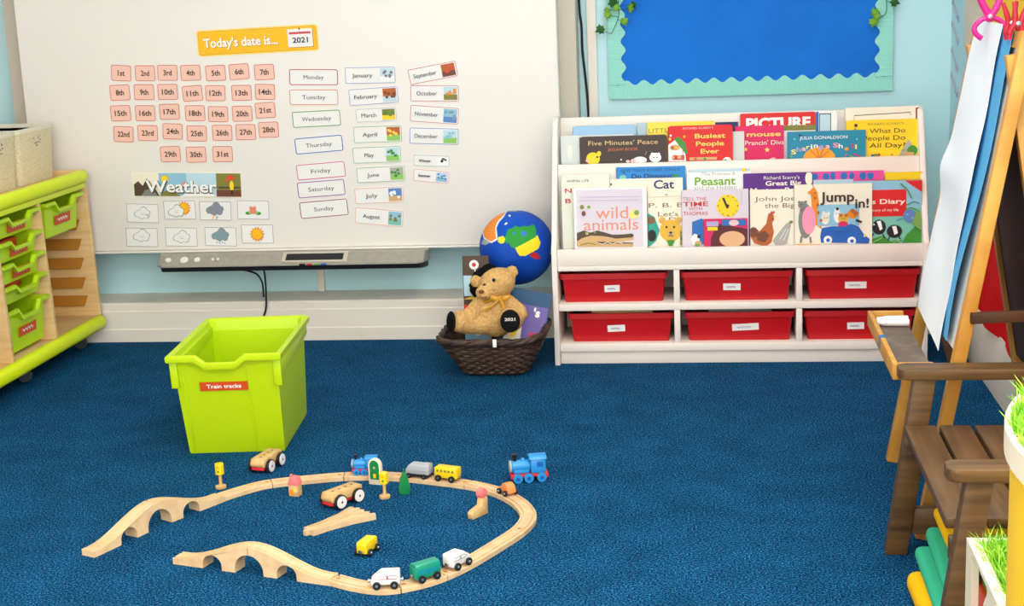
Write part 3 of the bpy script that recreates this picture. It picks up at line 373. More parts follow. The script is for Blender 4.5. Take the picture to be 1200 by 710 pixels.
 'dates': [('1st', -2.0891, 0.9915, 0.0804, 0.0621, -4.7741), ('2nd', -1.9997, 0.9877, 0.0804, 0.0617, -1.9156), ('3rd', -1.9157, 0.9866, 0.08, 0.0615, -1.918), ('4th', -1.8305, 0.9837, 0.0799, 0.0613, 0.4639), ('5th', -1.7376, 0.9798, 0.0795, 0.0611, 0.4708), ('6th', -1.6509, 0.982, 0.0793, 0.0609, 2.376), ('7th', -1.5589, 0.9772, 0.0788, 0.0608, 0.9554), ('8th', -2.1008, 0.9219, 0.0812, 0.062, 0.5504), ('9th', -2.0098, 0.9208, 0.0806, 0.0621, -1.8243), ('10th', -1.9212, 0.9188, 0.0803, 0.0618, -0.8709), ('11th', -1.8299, 0.9107, 0.0802, 0.0615, 1.9987), ('12th', -1.7447, 0.9089, 0.0796, 0.0617, -2.2998), ('13th', -1.6482, 0.9067, 0.0793, 0.0614, -0.8597), ('14th', -1.5618, 0.9074, 0.0788, 0.0614, -2.7901), ('15th', -2.1055, 0.8482, 0.0814, 0.0624, 0.1824), ('16th', -2.0126, 0.8454, 0.0808, 0.0624, -1.7219), ('17th', -1.9215, 0.8479, 0.0806, 0.0622, -0.7716), ('18th', -1.8263, 0.8398, 0.0801, 0.0621, -1.7219), ('19th', -1.7413, 0.8338, 0.0797, 0.0621, -2.681), ('20th', -1.6516, 0.8328, 0.0795, 0.0618, -0.7556), ('21st', -1.566, 0.8423, 0.0794, 0.0615, 2.1171), ('22nd', -2.1022, 0.7721, 0.0812, 0.0631, -3.5385), ('23rd', -2.0105, 0.7738, 0.081, 0.0629, -2.5853), ('24th', -1.9163, 0.7773, 0.0805, 0.0628, -3.5599), ('25th', -1.8266, 0.7669, 0.0803, 0.0626, -2.5871), ('26th', -1.7317, 0.7668, 0.08, 0.0623, -1.626), ('27th', -1.6445, 0.7669, 0.0797, 0.0621, -0.6628), ('28th', -1.559, 0.7731, 0.0794, 0.0619, 0.2939), ('29th', -1.9322, 0.6954, 0.0812, 0.0629, 0.4028), ('30th', -1.8361, 0.6911, 0.0807, 0.0628, -0.5534), ('31st', -1.7365, 0.6902, 0.0803, 0.0627, -1.5212)],
 'days': [('Monday', -1.381, 0.9533, 0.1815, 0.0605, -1.8968, 'red'), ('Tuesday', -1.3851, 0.8829, 0.182, 0.0602, -1.7996, 'orange'), ('Wednesday', -1.3809, 0.8067, 0.1811, 0.0617, 1.2149, 'green'), ('Thursday', -1.3786, 0.7145, 0.1804, 0.0621, 3.2931, 'blue'), ('Friday', -1.3777, 0.6208, 0.1842, 0.0607, 3.4402, 'pink'), ('Saturday', -1.3813, 0.5561, 0.18, 0.0622, 3.0539, 'purple'), ('Sunday', -1.3763, 0.4835, 0.1831, 0.0651, 3.6556, 'brown')],
 'header': (-1.5754, 1.0881, 0.4427, 0.0921, 0.9803),
 'months': [('January', -1.1763, 0.9534, 0.1841, 0.0607, -0.9363, 'lilac'), ('February', -1.1689, 0.8803, 0.1805, 0.061, 2.0811, 'lilac'), ('March', -1.1632, 0.8141, 0.1503, 0.0511, 1.2107, 'grey'), ('April', -1.1622, 0.7456, 0.1778, 0.0617, 0.3373, 'green'), ('May', -1.1695, 0.6726, 0.1784, 0.0608, 0.4441, 'green'), ('June', -1.1589, 0.6024, 0.1796, 0.0581, 1.5292, 'green'), ('July', -1.17, 0.5275, 0.1817, 0.06, 1.1492, 'orange'), ('August', -1.1748, 0.4488, 0.1789, 0.0623, -6.1798, 'orange'), ('September', -0.9522, 0.9542, 0.1763, 0.0569, 8.7782, 'red'), ('October', -0.9493, 0.8829, 0.1763, 0.0595, -1.8187, 'red'), ('November', -0.9542, 0.8084, 0.1766, 0.0612, -5.6467, 'red'), ('December', -0.9597, 0.7329, 0.1792, 0.0603, -3.0868, 'blue'), ('Winter', -0.973, 0.6459, 0.1332, 0.0431, -3.4648, 'grey'), ('Summer', -0.9774, 0.5915, 0.1321, 0.0471, -6.3732, 'orange')],
 'weather': [(-2.0585, 0.4816, 0.1227, 0.0718, -2.684), (-1.9164, 0.4903, 0.1222, 0.0712, -0.2711), (-1.7818, 0.4842, 0.1212, 0.0712, -2.2151), (-1.6395, 0.4846, 0.1203, 0.0709, -2.2229), (-2.0699, 0.392, 0.1233, 0.0723, -2.079), (-1.9191, 0.3904, 0.1224, 0.072, -2.0841), (-1.7697, 0.3888, 0.1215, 0.0717, -2.0891), (-1.6309, 0.3959, 0.1208, 0.0713, -1.1216)]}
# ---------------------------------------------------------------- the room
YW = 5.325          # back wall
XR = 0.835          # right wall
XL = -2.74          # left wall
ZC = 2.55           # ceiling
def slab(name, x0, y0, z0, x1, y1, z1, m, bev=0):
    b = MB(m); b.box(x0,y0,z0,x1,y1,z1, m, bev); return struct(b.build(name))
slab('floor', XL-.1, -1.6, -.06, XR+.1, YW+.1, 0, 'carpet')
slab('wall_back', XL-.1, YW, 0, XR+.1, YW+.1, ZC, 'wall_blue')
slab('wall_right', XR, 2.3, 0, XR+.1, YW, ZC, 'wall_blue')
slab('wall_left', XL-.1, -1.6, 0, XL, YW, ZC, 'wall_white')
slab('ceiling', XL-.1, -1.6, ZC, XR+.1, YW+.1, ZC+.06, 'ceiling_white')
# boxed-in pipe run along the foot of the back wall: flat top, rounded nose, small skirting below
b = MB('trim_white')
b.prism([(YW,0),(YW,.146),(5.146,.146),(5.14,.14),(5.14,.118),(5.136,.114),(5.136,.05),(5.132,.046),(5.132,0)], 'x', XL, XR, 'trim_white')
struct(b.build('trim_1', smooth=0))
slab('baseboard_right', XR-.012, 2.3, 0, XR, 5.13, .2, 'trim_white', .002)
slab('trim_2', -.421, YW-.014, .146, -.388, YW, ZC, 'wall_white', .002)   # white cable trunking beside the whiteboard

# ---------------------------------------------------------------- whiteboard
YF = 5.15
wb = thing('whiteboard', 'large cream white interactive whiteboard covered with date and weather cards', 'whiteboard', (-1.45, YF, .3413))
def L(x, y, z): return (x+1.45, y-YF, z-.3413)
b = MB('board_edge'); b.box(*L(-2.548,5.222,.36), *L(-.452,YW-.002,1.70), 'board_edge', .006); b.build('mounting_panel', wb)
b = MB('board_white'); b.box(*L(-2.4697,YF,.3413), *L(-.5115,5.2215,1.66), 'board_white', .006, 3); b.build('writing_panel', wb)
b = MB('board_white'); b.box(*L(-2.455,YF-.010,.334), *L(-.515,YF+.03,.3410), 'board_white', .002); b.build('bottom_rail', wb)
# pen bar below the board: a sloping grey face over a black lip
bar = MB('bar_grey')
prof = [(5.148,.3335),(5.085,.3335),(5.038,.3035),(5.038,.2975),(5.148,.2975)]
xs = [(-1.945, 0), (-1.925, 0)]
def barsec(x, k):   # k pulls the front in at the chamfered ends
    return [L(x*1.0198, 5.148-(5.148-y)*k, z) for y, z in prof]
bar.loft([barsec(-1.955,.45), barsec(-1.945,.82), barsec(-1.925,1), barsec(-1.005,1), barsec(-.985,.82), barsec(-.977,.45)], 'bar_grey')
bo = bar.build('pen_bar', wb, smooth=20)
lip = MB('black_plastic')
prof = [(5.148,.2970),(5.042,.2970),(5.048,.279),(5.09,.271),(5.148,.271)]
lip.loft([barsec(-1.95,.5), barsec(-1.93,.95), barsec(-1.0,.95), barsec(-.985,.5)], 'black_plastic')
lip.build('lip', bo, smooth=20)
def on_slope(mb): return Sheet(mb, L(-1.45, 4.985-.0003, .3515), (1,0,0), (0,.045,.0295), .0003)
# buttons and pen tray on the sloping face
for x, r_ in ((-1.943,.011),(-1.883,.016),(-1.834,.012),(-1.776,.006),(-1.756,.006)):
    b = MB('toy_white'); b.lathe([(r_*.9,0),(r_,.002),(r_*.9,.006),(r_*.5,.007)], 16)
    o = b.build('button', bo, L(x, 5.0605, .3185), (math.radians(33), 0, 0))
b = MB('board_edge'); b.box(-.12,-.052,0,.12,.0,.006,'board_edge',.002); b.box(-.105,-.045,.006,.105,-.012,.007,'black_plastic'); b.build('pen_tray', bo, L(-1.399,5.088,.3345), (math.radians(33),0,0))
for i, c in enumerate(('black','redt','green','bluebook')):
    b = MB(c); b.box(-.011,-.004,0,.011,.004,.006,c,.001); b.build('colour_button', bo, L(-1.440+i*.026,5.041,.2985), (math.radians(20),0,0))
b = MB('trim_white'); b.box(-1.462,YW-.016,.146,-1.438,YW,.345,'trim_white',.002)
tag(b.build('cable_trunking'), 'short white cable trunking below the grey pen bar', 'trunking')
def cable(name, pts, r_, label, n=24):
    P = crom([Vector(p) for p in pts], n)
    b = MB('cable_black'); b.tube(P, r_, 8, 'cable_black'); return tag(b.build(name), label, 'cable')
def crom(p, n=8):
    out = []; K = len(p)
    for k in range(K-1):
        a, b_, c, d = p[max(k-1,0)], p[k], p[k+1], p[min(k+2,K-1)]
        for j in range(n):
            t = j/n
            out.append(.5*((2*b_) + (c-a)*t + (2*a-5*b_+4*c-d)*t*t + (3*b_-a-3*c+d)*t**3))
    out.append(p[-1]); return out
cable('cable', [(-1.715,5.12,.2715),(-1.69,5.14,.265),(-1.655,5.17,.245),(-1.645,5.20,.21),(-1.645,5.21,.18),(-1.645,5.21,.149)], .0035, 'short black cable curving from the pen bar and ending above the boxing', 8)
cable('cable', [(-1.605,5.11,.2705),(-1.606,5.12,.24),(-1.610,5.128,.17),(-1.615,5.128,.12),(-1.635,5.124,.07),(-1.66,5.124,.005)], .0035, 'long black cable hanging straight from the pen bar over the boxing', 8)
cable('cable', [(-.443,5.318,1.5),(-.446,5.318,1.18),(-.440,5.318,1.09),(-.439,5.318,1.0),(-.431,5.318,.9),(-.425,5.318,.77),(-.425,5.318,.5),(-.425,5.318,.15)], .0042, 'black cable running down the blue wall beside the whiteboard', 8)

# ---------------------------------------------------------------- cards on the whiteboard
def card(name, label, cat, group, spec, draw, base='paper', r_=.006, th=.0014):
    x, z, w, h, a = spec
    b = MB(base)
    b.prism(rr2(-w/2,-h/2,w/2,h/2,r_), 'y', -th, 0, base)
    sh = Sheet(b, (0,-th,0), (1,0,0), (0,0,1)); draw(sh, w, h)
    o = b.build(name, None, (x, YF-.0004, z), (0, -math.radians(a), 0), smooth=0)
    return tag(o, label, cat, group)
def d_date(t):
    def f(s, w, h):
        s.rrect(-w/2+.004,-h/2+.004,w/2-.004,h/2-.004,.006,'peach')
        s.ring(-w/2+.004,-h/2+.004,w/2-.004,h/2-.004,.006,.0022,'peachline')
        s.text(t, 0, 0, {3:.031,4:.0445}[len(t)]*(.85 if t=='1st' else 1), 'inkbrown', 1, .0265)
    return f
for t, *sp in DATA['dates']:
    card('date_card', f'small peach date card reading {t} on the whiteboard', 'card', 'peach date cards on the whiteboard', sp, d_date(t), 'halo', .007)
def d_header(s, w, h):
    s.rrect(-w/2+.006,-h/2+.006,w/2-.006,h/2-.006,.008,'amber')
    s.ring(-w/2+.006,-h/2+.006,w/2-.006,h/2-.006,.008,.002,'amberline')
    s.text("Today's date is...", -.0605, -.0015, .272, 'amberline', 2, .044); s.text("Today's date is...", -.062, .0, .272, 'white', 1, .044)
    s.text('to', -w/2+.02, -h/2+.014, .01, 'amberhalo', 1)
    s.rrect(w/2-.107,-.033,w/2-.017,.03,.004,'amberline')
    s.rrect(w/2-.110,-.030,w/2-.020,.033,.004,'paper')
    s.rect(w/2-.104,.015,w/2-.026,.0225,'red')
    s.ell(w/2-.066,.033,.003,.003,'black',8)
    s.text('2021', w/2-.065, -.006, .056, 'black', 1, .026)
card('date_banner', "long yellow banner reading Today's date is with a small 2021 calendar slip", 'banner', None, DATA['header'], d_header, 'amberhalo', .01)
def d_day(t, c):
    def f(s, w, h):
        s.ring(-w/2+.004,-h/2+.004,w/2-.004,h/2-.004,.006,.003,c)
        s.text(t, 0, 0, .0115*len(t)+.004, 'ink', 0, .021)
    return f
DAYC = dict(red='red', orange='orange', green='green', blue='blue', pink='pink', purple='purple', brown='brown')
for t, *sp, c in DATA['days']:
    card('day_card', f'white card with {c} outline reading {t}', 'card', 'day of the week cards', sp, d_day(t, 'salmon' if c == 'orange' else c))
def picture(s, t, x0, y0, x1, y1):
    cx, cy, w, h = (x0+x1)/2, (y0+y1)/2, x1-x0, y1-y0
    sky, ground, dots = {'January':('palesky','white','greyline'),'February':('hen','palesky','hendark'),'March':('olive','yellow','leaf'),'April':('hen','lightgreen','goldy'),
        'May':('palesky','lightgreen','leaf'),'June':('greyl','lightgreen','leaf'),'July':('bluegr','tan','white'),'August':('skyb','seag','olive'),'September':('hen','hendark','stormred'),
        'October':('palesky','olive','orangeg'),'November':('skyb','bluegr','cloudteal'),'December':('palesky','lightgreen','skyb'),'Winter':('white','white','black'),'Summer':('palesky','skyb','bluegr')}[t]
    s.rect(x0,y0,x1,y1,sky); s.rect(x0,y0,x1,y0+h*.42,ground)
    R = random.Random(t)
    for k in range(6):
        a, b_ = R.uniform(x0+w*.15,x1-w*.15), R.uniform(y0+h*.3,y1-h*.2)
        s.ell(a, b_, w*.12, h*.11, dots, 8)
MC = dict(lilac='lilac', grey='grey', green='green', orange='salmon', red='red', blue='blue')
def d_month(t, c):
    def f(s, w, h):
        s.ring(-w/2+.003,-h/2+.003,w/2-.003,h/2-.003,.005,.0018 if c != 'grey' else .0014,c)
        k = {'Winter':.7,'Summer':.7}.get(t,1)
        pw = .048*min(1,w/.16); 
        picture(s, t, w/2-pw-.008, -h/2+.007, w/2-.008, h/2-.007)
        s.text(t, -pw/2-.004, 0, (.0098*len(t)+.004)*(k if len(t) < 9 else .9), 'ink', 0 if k == 1 else 1, .02*k)
    return f
for t, *sp, c in DATA['months']:
    kind = 'season' if t in ('Winter','Summer') else 'month'
    card(f'{kind}_card', f'white {kind} card reading {t} with a tiny picture', 'card', f'{kind} cards on the whiteboard', sp, d_month(t, MC[c]))
def d_banner(s, w, h):
    s.rect(-w/2+.004,-h/2+.004,-w*.25,h/2-.004,'creamy'); s.rect(-w*.25,-h/2+.004,0,h/2-.004,'skyb'); s.rect(0,-h/2+.004,w*.27,h/2-.004,'palesky'); s.rect(w*.27,-h/2+.004,w/2-.004,h/2-.004,'olive')
    b0 = -h/2+.004
    s.poly([(-w*.48,b0),(-w*.48,.0),(-w*.44,.012),(-w*.40,-.005),(-w*.36,.022),(-w*.33,-.004),(-w*.28,-.02),(-w*.25,b0)],'darkbrown')
    s.poly([(-w*.42,b0),(-w*.38,-.02),(-w*.31,-.015),(-w*.27,b0)],'greyb')
    s.poly([(-w*.25,b0),(-w*.2,-.022),(-w*.14,-.018),(-w*.06,b0)],'olive'); s.ell(-w*.195,h*.22,.014,.014,'sunyel'); s.ell(-w*.195,h*.22,.010,.010,'yellow')
    s.poly([(-w*.06,b0),(0,-.028),(w*.08,-.012),(w*.15,-.012),(w*.2,-.026),(w*.27,b0)],'white'); s.ell(-.01,-.0,.008,.012,'salmon')
    s.rect(w*.27,b0,w/2-.004,-.018,'hendark'); s.rect(w*.29,-.012,w/2-.006,-.006,'darkbrown')
    s.poly([(w*.355,.01),(w*.375,.033),(w*.42,.037),(w*.44,.018),(w*.40,.02)],'stormred'); s.ell(w*.41,-.002,.008,.018,'yellow'); s.rect(w*.403,-.034,w*.417,-.018,'black')
    s.text('Weather', -.0185, -.0085, .268, 'darkbrown', 2, .060); s.text('Weather', -.02, -.006, .268, 'white', 1, .060)
card('weather_banner', 'pictured banner reading Weather above the weather cards', 'banner', None, DATA['banner'], d_banner, 'creamy', .001)
def cloud(s, cx, cy, k, fill, edge):
    pts = []
    for bx, by, r_, a0, a1 in ((-.021,-.004,.011,100,285),(-.004,-.011,.010,215,325),(.014,-.008,.011,225,375),(.020,.002,.009,-50,95),(.004,.010,.014,20,165)):
        for j in range(7):
            a = math.radians(a0+(a1-a0)*j/6); pts.append((cx+k*(bx+r_*math.cos(a)), cy+k*(by+r_*math.sin(a))))
    pts = sorted(pts, key=lambda p: math.atan2(p[1]-cy, p[0]-cx))
    s.poly([(cx+(x-cx)*1.08, cy+(y-cy)*1.1) for x, y in pts], edge); s.poly(pts, fill)
    s.line([(cx-.006*k,cy-.003*k),(cx-.001*k,cy-.006*k),(cx+.006*k,cy-.003*k)], .0012, edge)
    s.ell(cx-.005*k,cy+.003*k,.001*k,.001*k,'black',6); s.ell(cx+.006*k,cy+.003*k,.001*k,.001*k,'black',6)
def sun(s, cx, cy, k):
    for j in range(14):
        a = 2*PI*j/14; s.poly([(cx+k*.029*math.cos(a), cy+k*.029*math.sin(a)),(cx+k*.021*math.cos(a+.16), cy+k*.021*math.sin(a+.16)),(cx+k*.021*math.cos(a-.16), cy+k*.021*math.sin(a-.16))],'sunline')
    s.ell(cx,cy,.0215*k,.0215*k,'sunline'); s.ell(cx,cy,.019*k,.019*k,'sunyel'); s.ell(cx,cy,.012*k,.012*k,'amber')
    s.line([(cx-.007*k,cy-.003*k),(cx,cy-.007*k),(cx+.007*k,cy-.003*k)],.0016,'sunline')
def d_weather(i):
    def f(s, w, h):
        s.ring(-w/2+.002,-h/2+.002,w/2-.002,h/2-.002,.002,.0016,'greyline')
        if i == 0:
            cloud(s, 0, 0, .95, 'paper', 'cloudgrey')
            for q in range(3): s.line([(.008+.004*q,-.004-.003*q),(.016+.004*q,-.003-.003*q),(.021+.003*q,-.006-.003*q)], .0016, 'cloudgrey')
        if i == 1: sun(s, .018, .007, .95); cloud(s, -.01, -.003, .95, 'paper', 'greyb')
        if i == 2:
            for q in (0, 1): s.poly([(-.010+.014*q,-.018),(-.004+.014*q,-.018),(-.008+.014*q,-.025),(-.004+.014*q,-.025),(-.016+.014*q,-.034),(-.012+.014*q,-.026)], 'amber' if q == 0 else 'cloudteal')
            cloud(s, 0, .006, 1.02, 'cloudgrey', 'greyb')
        if i == 3:
            for dx in (-.019, .019): s.ell(dx,-.012,.011,.006,'leaf',12); s.ell(dx*.6,-.009,.008,.006,'lightgreen',12)
            s.poly([(-.013,-.014),(-.014,.010),(-.008,.015),(-.003,.011),(.003,.012),(.008,.016),(.012,.010),(.011,-.014)],'salmon'); s.line([(-.004,-.012),(-.004,.006)],.001,'redt'); s.line([(.004,-.012),(.004,.006)],.001,'redt')
        if i == 4: cloud(s, 0, .006, 1.0, 'paper', 'cloudgrey')
        if i == 5: cloud(s, .002, 0, 1.0, 'paper', 'cloudgrey')
        if i == 6:
            cloud(s, 0, .006, 1.02, 'cloudteal', 'greyb')
            for q in range(4): s.line([(-.016+.010*q,-.018-.002*(q%2)),(-.013+.010*q,-.024-.002*(q%2))],.003,'bluegr')
        if i == 7: sun(s, 0, 0, 1.0)
    return f
WL = ['white weather card with a pale cloud blowing wind', 'white weather card with the sun peeping out behind a cloud', 'white weather card with a dark storm cloud and lightning', 'white weather card with a pink figure between green bushes',
      'white weather card with a plain pale cloud, below the windy cloud card', 'white weather card with a plain pale cloud, below the card of sun and cloud', 'white weather card with a blue-grey cloud raining', 'white weather card with one smiling yellow sun alone']
for i, sp in enumerate(DATA['weather']):
    card('weather_card', WL[i], 'card', 'weather cards on the whiteboard', sp, d_weather(i), 'paper', .002)

# ---------------------------------------------------------------- bulletin board
bl = thing('bulletin_board', 'bright blue paper bulletin board with scalloped aqua border on the wall', 'bulletin board', (.145, YW, .83))
def Lb(x, z): return (x-.145, z-.83)
x0, z0 = Lb(-.347, .83); x1, z1 = Lb(.637, 1.72)
b = MB('paper_blue')
b.box(x0+.01, -.012, z0+.01, x1-.01, -.0005, z1-.01, 'paper_blue'); b.build('backing_paper', bl, smooth=0)
def strip(name, horizontal, a0, a1, outer, inner, sign, axis_wave, m=15, amp=.0085):
    """border strip: straight outer edge, scalloped inner edge"""
    n = 12*m; pts = []
    for k in range(n+1):
        t = a0 + (a1-a0)*k/n; w = inner + sign*amp*math.cos(2*PI*m*k/n)
        pts.append((t, w) if horizontal else (w, t))
    pts += [(a1, outer), (a0, outer)] if horizontal else [(outer, a1), (outer, a0)]
    b = MB(axis_wave); b.prism(pts, 'y', *((-.016,-.0125) if horizontal else (-.0195,-.0163)), axis_wave); b.build(name, bl, smooth=0)
mat('border_across', (152,220,206), .6, .25, wave=('Z', 62, .35, .004))
mat('border_along', (152,220,206), .6, .25, wave=('X', 62, .35, .004))
strip('border_strip', True, x0, x1, z0, z0+.056, 1, 'border_along', 16)
strip('border_strip', True, x0, x1, z1, z1-.056, -1, 'border_along', 16)
strip('border_strip', False, z0+.05, z1-.05, x0, x0+.053, 1, 'border_across', 13)
strip('border_strip', False, z0+.05, z1-.05, x1, x1-.053, -1, 'border_across', 13)

# ivy sprays pinned at the sides of the bulletin board
def ivy(label, stem_pts, leaves):
    t = thing('ivy_spray', label, 'ivy', stem_pts[0], 0, 'ivy sprays on the bulletin board')
    o = Vector(stem_pts[0])
    b = MB('ivy_dark'); b.tube([p-o for p in crom([Vector(p) for p in stem_pts], 6)], .0014, 6)
    for (x, z, r_, a) in leaves:
        near = min(crom([Vector(p) for p in stem_pts], 6), key=lambda p: (p.x-x)**2+(p.z-z)**2)
        b.tube([near-o, (near-o)*.5+(Vector((x,YW-.045,z))-o)*.5+Vector((0,-.005,0)), Vector((x,YW-.045,z))-o], .001, 5)
    b.build('stem', t)
    R = random.Random(label)
    for i, (x, z, r_, a) in enumerate(leaves):
        b = MB('ivy_green')
        sh = [(0,-.75),(.35,-.95),(.55,-.45),(1.0,-.35),(.72,.12),(.78,.5),(.35,.42),(0,1.1),(-.35,.42),(-.78,.5),(-.72,.12),(-1.0,-.35),(-.55,-.45),(-.35,-.95)]
        n = len(sh); top = [(px*r_, -.10*r_-.25*r_*(1-abs(px))*(.6), pz*r_) for px, pz in sh]
        back = [(p[0], p[1]+.0014, p[2]) for p in top]
        c = (0, -.42*r_, .0); cb = (0, -.42*r_+.0014, 0)
        b.faces(top+[c], [(k, (k+1)%n, n) for k in range(n)], 'ivy_green' if i % 3 else 'ivy_dark')
        b.faces(back+[cb], [((k+1)%n, k, n) for k in range(n)], 'ivy_green')
        b.build('leaf', t, Vector((x, YW-.045, z))-o, (R.uniform(-.5,.5), math.radians(a), R.uniform(-.6,.6)), smooth=60)
yv = YW-.035
ivy('ivy spray hanging beside the white trunking at the bulletin board', [(-.315,yv,1.30),(-.31,yv,1.21),(-.305,yv,1.13),(-.325,yv,1.075),(-.335,yv,1.06)],
    [(-.325,1.168,.022,150),(-.345,1.125,.016,200),(-.312,1.15,.014,120),(-.372,1.077,.019,245),(-.345,1.143,.013,170),(-.26,1.147,.019,100),(-.25,1.158,.015,70),(-.285,1.102,.017,160),(-.335,1.20,.018,190),(-.28,1.21,.018,140)])
ivy('ivy spray hanging at the bulletin board edge nearer the easel', [(.60,yv,1.30),(.605,yv,1.2),(.612,yv,1.11),(.60,yv,1.085)],
    [(.638,1.132,.018,110),(.572,1.10,.018,230),(.566,1.066,.019,200),(.645,1.15,.016,150),(.578,1.085,.014,160),(.59,1.19,.018,190),(.63,1.20,.018,150)])
# ---------------------------------------------------------------- bookcase
BX0, BX1 = -.515, .690
bc = thing('bookcase', 'white tiered bookcase with sloping book display above six tray compartments', 'bookcase', ((BX0+BX1)/2, 4.75, 0))
ox = (BX0+BX1)/2
def lb(p): return [(y-4.75, z) for y, z in p]
side = [(4.74,0),(4.74,.392),(4.765,.42),(4.915,.772),(4.93,.793),(4.955,.803),(5.02,.803),(5.03,.795),(5.03,0)]
for x in (BX0, BX1-.018):
    b = MB('shelf_white'); b.prism(lb(side), 'x', x-ox, x-ox+.018, 'shelf_white', .0025); b.build('side_panel', bc, smooth=30)
xi0, xi1 = BX0+.0185-ox, BX1-.0185-ox
def board(name, y0, z0, y1, z1, bev=.0015):
    b = MB('shelf_white'); b.box(xi0, y0-4.75, z0, xi1, y1-4.75, z1, 'shelf_white', bev); return b.build(name, bc)
board('plinth', 4.765, 0, 4.783, .0445)
board('bottom_shelf', 4.75, .045, 5.012, .071)
board('middle_shelf', 4.75, .183, 5.012, .206)
board('top_shelf', 4.75, .317, 5.012, .3335)
board('front_lip', 4.75, .334, 4.766, .389)
board('upper_lip', 4.873, .334, 4.888, .653)
board('upper_shelf', 4.8885, .544, 5.012, .559)
board('back_panel', 5.013, .0, 5.028, .795)
for x in (-.1085, .285):
    for z0, z1 in ((.0715,.1825),(.2065,.3165)):
        b = MB('shelf_white'); b.box(x-.0095-ox, .002, z0, x+.0095-ox, .262, z1, 'shelf_white', .001); b.build('divider', bc)

# red trays
def red_tray(x0, x1, zs, label, note, lid=None):
    """open-topped shallow tray: tapered shell with a turned-down rim"""
    w, d, h = x1-x0, .235, .098
    t = thing('red_tray', label, 'tray', ((x0+x1)/2, 4.768, zs), 0, 'red trays in the white bookcase')
    b = MB('tray_red'); c = d/2
    lo = [rrloop(w-.032, d-.03, 0, .008, 0, c), rrloop(w-.016, d-.012, h-.019, .01, 0, c), rrloop(w-.001, d, h-.0188, .012, 0, c), rrloop(w, d, h, .012, 0, c),
          rrloop(w-.02, d-.02, h-.001, .01, 0, c), rrloop(w-.022, d-.022, h-.016, .01, 0, c), rrloop(w-.046, d-.036, .004, .008, 0, c)]
    b.loft(lo, 'tray_red'); b.build('body', t, smooth=40)
    b = MB('paper'); lx, lw = note
    b.box(-lw/2, -.0006, -.0115, lw/2, 0, .0115, 'paper'); s = Sheet(b, (0,-.0006,0), (1,0,0), (0,0,1))
    s.squiggle(-lw*.32, lw*.2, -.001, .0035, .0016, 'scribble', 5)
    yy = .014*(1-.052/.084)+.0035
    b.build('label', t, (lx, yy-.0012, .046), (math.radians(6.5), math.radians(random.uniform(-3,3)), 0), smooth=0)
    if lid:
        k = MB(lid); k.box(-w*.28, .03, h-.006, w*.3, d-.04, h+.003, lid, .002); k.build('contents', t)
    return t
zt = .2063; zb_ = .0713
red_tray(-.493, -.139, zt, 'red tray on the upper row of the bookcase, nearest the wicker basket', (-.005,.050))
red_tray(-.470, -.117-.004, zb_, 'red tray on the lower row of the bookcase, nearest the wicker basket', (-.015,.058), 'tan')
red_tray(-.096, .266, zt, 'red tray in the middle compartment of the bookcase upper row', (-.015,.056))
red_tray(-.086, .271, zb_, 'red tray with the widest label, middle compartment of the lower row', (.02,.086), 'greyb')
red_tray(.304, .667, zt, 'red tray of the bookcase upper row, behind the easel legs', (-.02,.068))
red_tray(.2975, .655, zb_, 'red tray of the bookcase lower row, partly behind the easel tray', (-.01,.054))

# books
BOOK = dict(
 wild=('picture_book','white picture book titled wild animals with a crocodile head, front of lower tier','white'),
 pbbear=('picture_book','cream picture book with a yellow teddy face, behind the clock book','creamy'),
 time=('picture_book','pale book on telling the time with a yellow clock face','lavcream'),
 small=('picture_book','small pink book with a dark hat, in front of the clock book','magenta'),
 johnjoe=('picture_book','cream book with a brown hen on its cover','creamy'),
 jumpin=('picture_book','cream book titled Jump in! with animals in a blue car','creamy'),
 diary=('picture_book','green and blue diary book with a red title plate, lower tier corner','seag'),
 animal=('picture_book','pale grey ANIMAL LIFE book behind the wild animals book','creamy2'),
 cat=('picture_book','cream book titled Cat showing only its top edge below the blue dinosaur book','creamy'),
 dino=('picture_book','bright blue dinosaur book at the back of the lower tier','skyblue'),
 peasant=('picture_book','white book with the green word Peasant','white'),
 mystery=('picture_book','purple book titled Great Big Mystery Book behind the hen book','purplebook'),
 pink=('picture_book','pink book with blue blobs of lettering behind the Jump in! book','pinkbook'),
 yellowred=('picture_book','yellow and red book behind the diary book','yellow'),
 greyblue=('picture_book','grey-blue book just showing above the Jump in! book','bluegrey'),
 five=('picture_book',"dark brown book titled Five Minutes' Peace on the upper tier",'brownbook'),
 busiest=('picture_book','red book titled Busiest People Ever on the upper tier','redb'),
 sharing=('picture_book','teal book with an orange shell on the upper tier','tealbook'),
 white1=('picture_book','plain pale grey book between the red Busiest book and the magenta mouse book','greypale'),
 people=('picture_book','yellow book titled What Do People Do All Day?','yellowbook'),
 mouse=('picture_book','magenta book with the word mouse and gold stars','magenta'),
 greywhite=('picture_book',"whitish book sticking out beside the brown Five Minutes' Peace book",'greypale'),
 paleblue=('picture_book',"pale blue book behind the brown Five Minutes' Peace book",'paleblue'),
 bluegrey=('picture_book','pale grey-blue book at the back between the pale blue and yellow ones','bluegrey'),
 yellowli=('picture_book','yellow book behind the red Busiest People Ever book','yellow2'),
 navy=('picture_book','navy book showing a thin top edge behind the red and magenta books','navy'),
 picture=('picture_book','tall book with a red title panel reading PICTURE at the back of the upper tier','white'),
 whitebig=('picture_book','tallest white book with a black ruled frame behind the yellow book','creamy'))
INK.update(skyblue=(28,130,205), purplebook=(86,28,128), pinkbook=(226,70,150), bluegrey=(176,200,214), brownbook=(62,46,42), tealbook=(18,132,164), greypale=(206,212,210), yellowbook=(246,208,20), paleblue=(150,190,220), yellow2=(246,216,70))
ROUND = ('five','people','paleblue','busiest','picture')
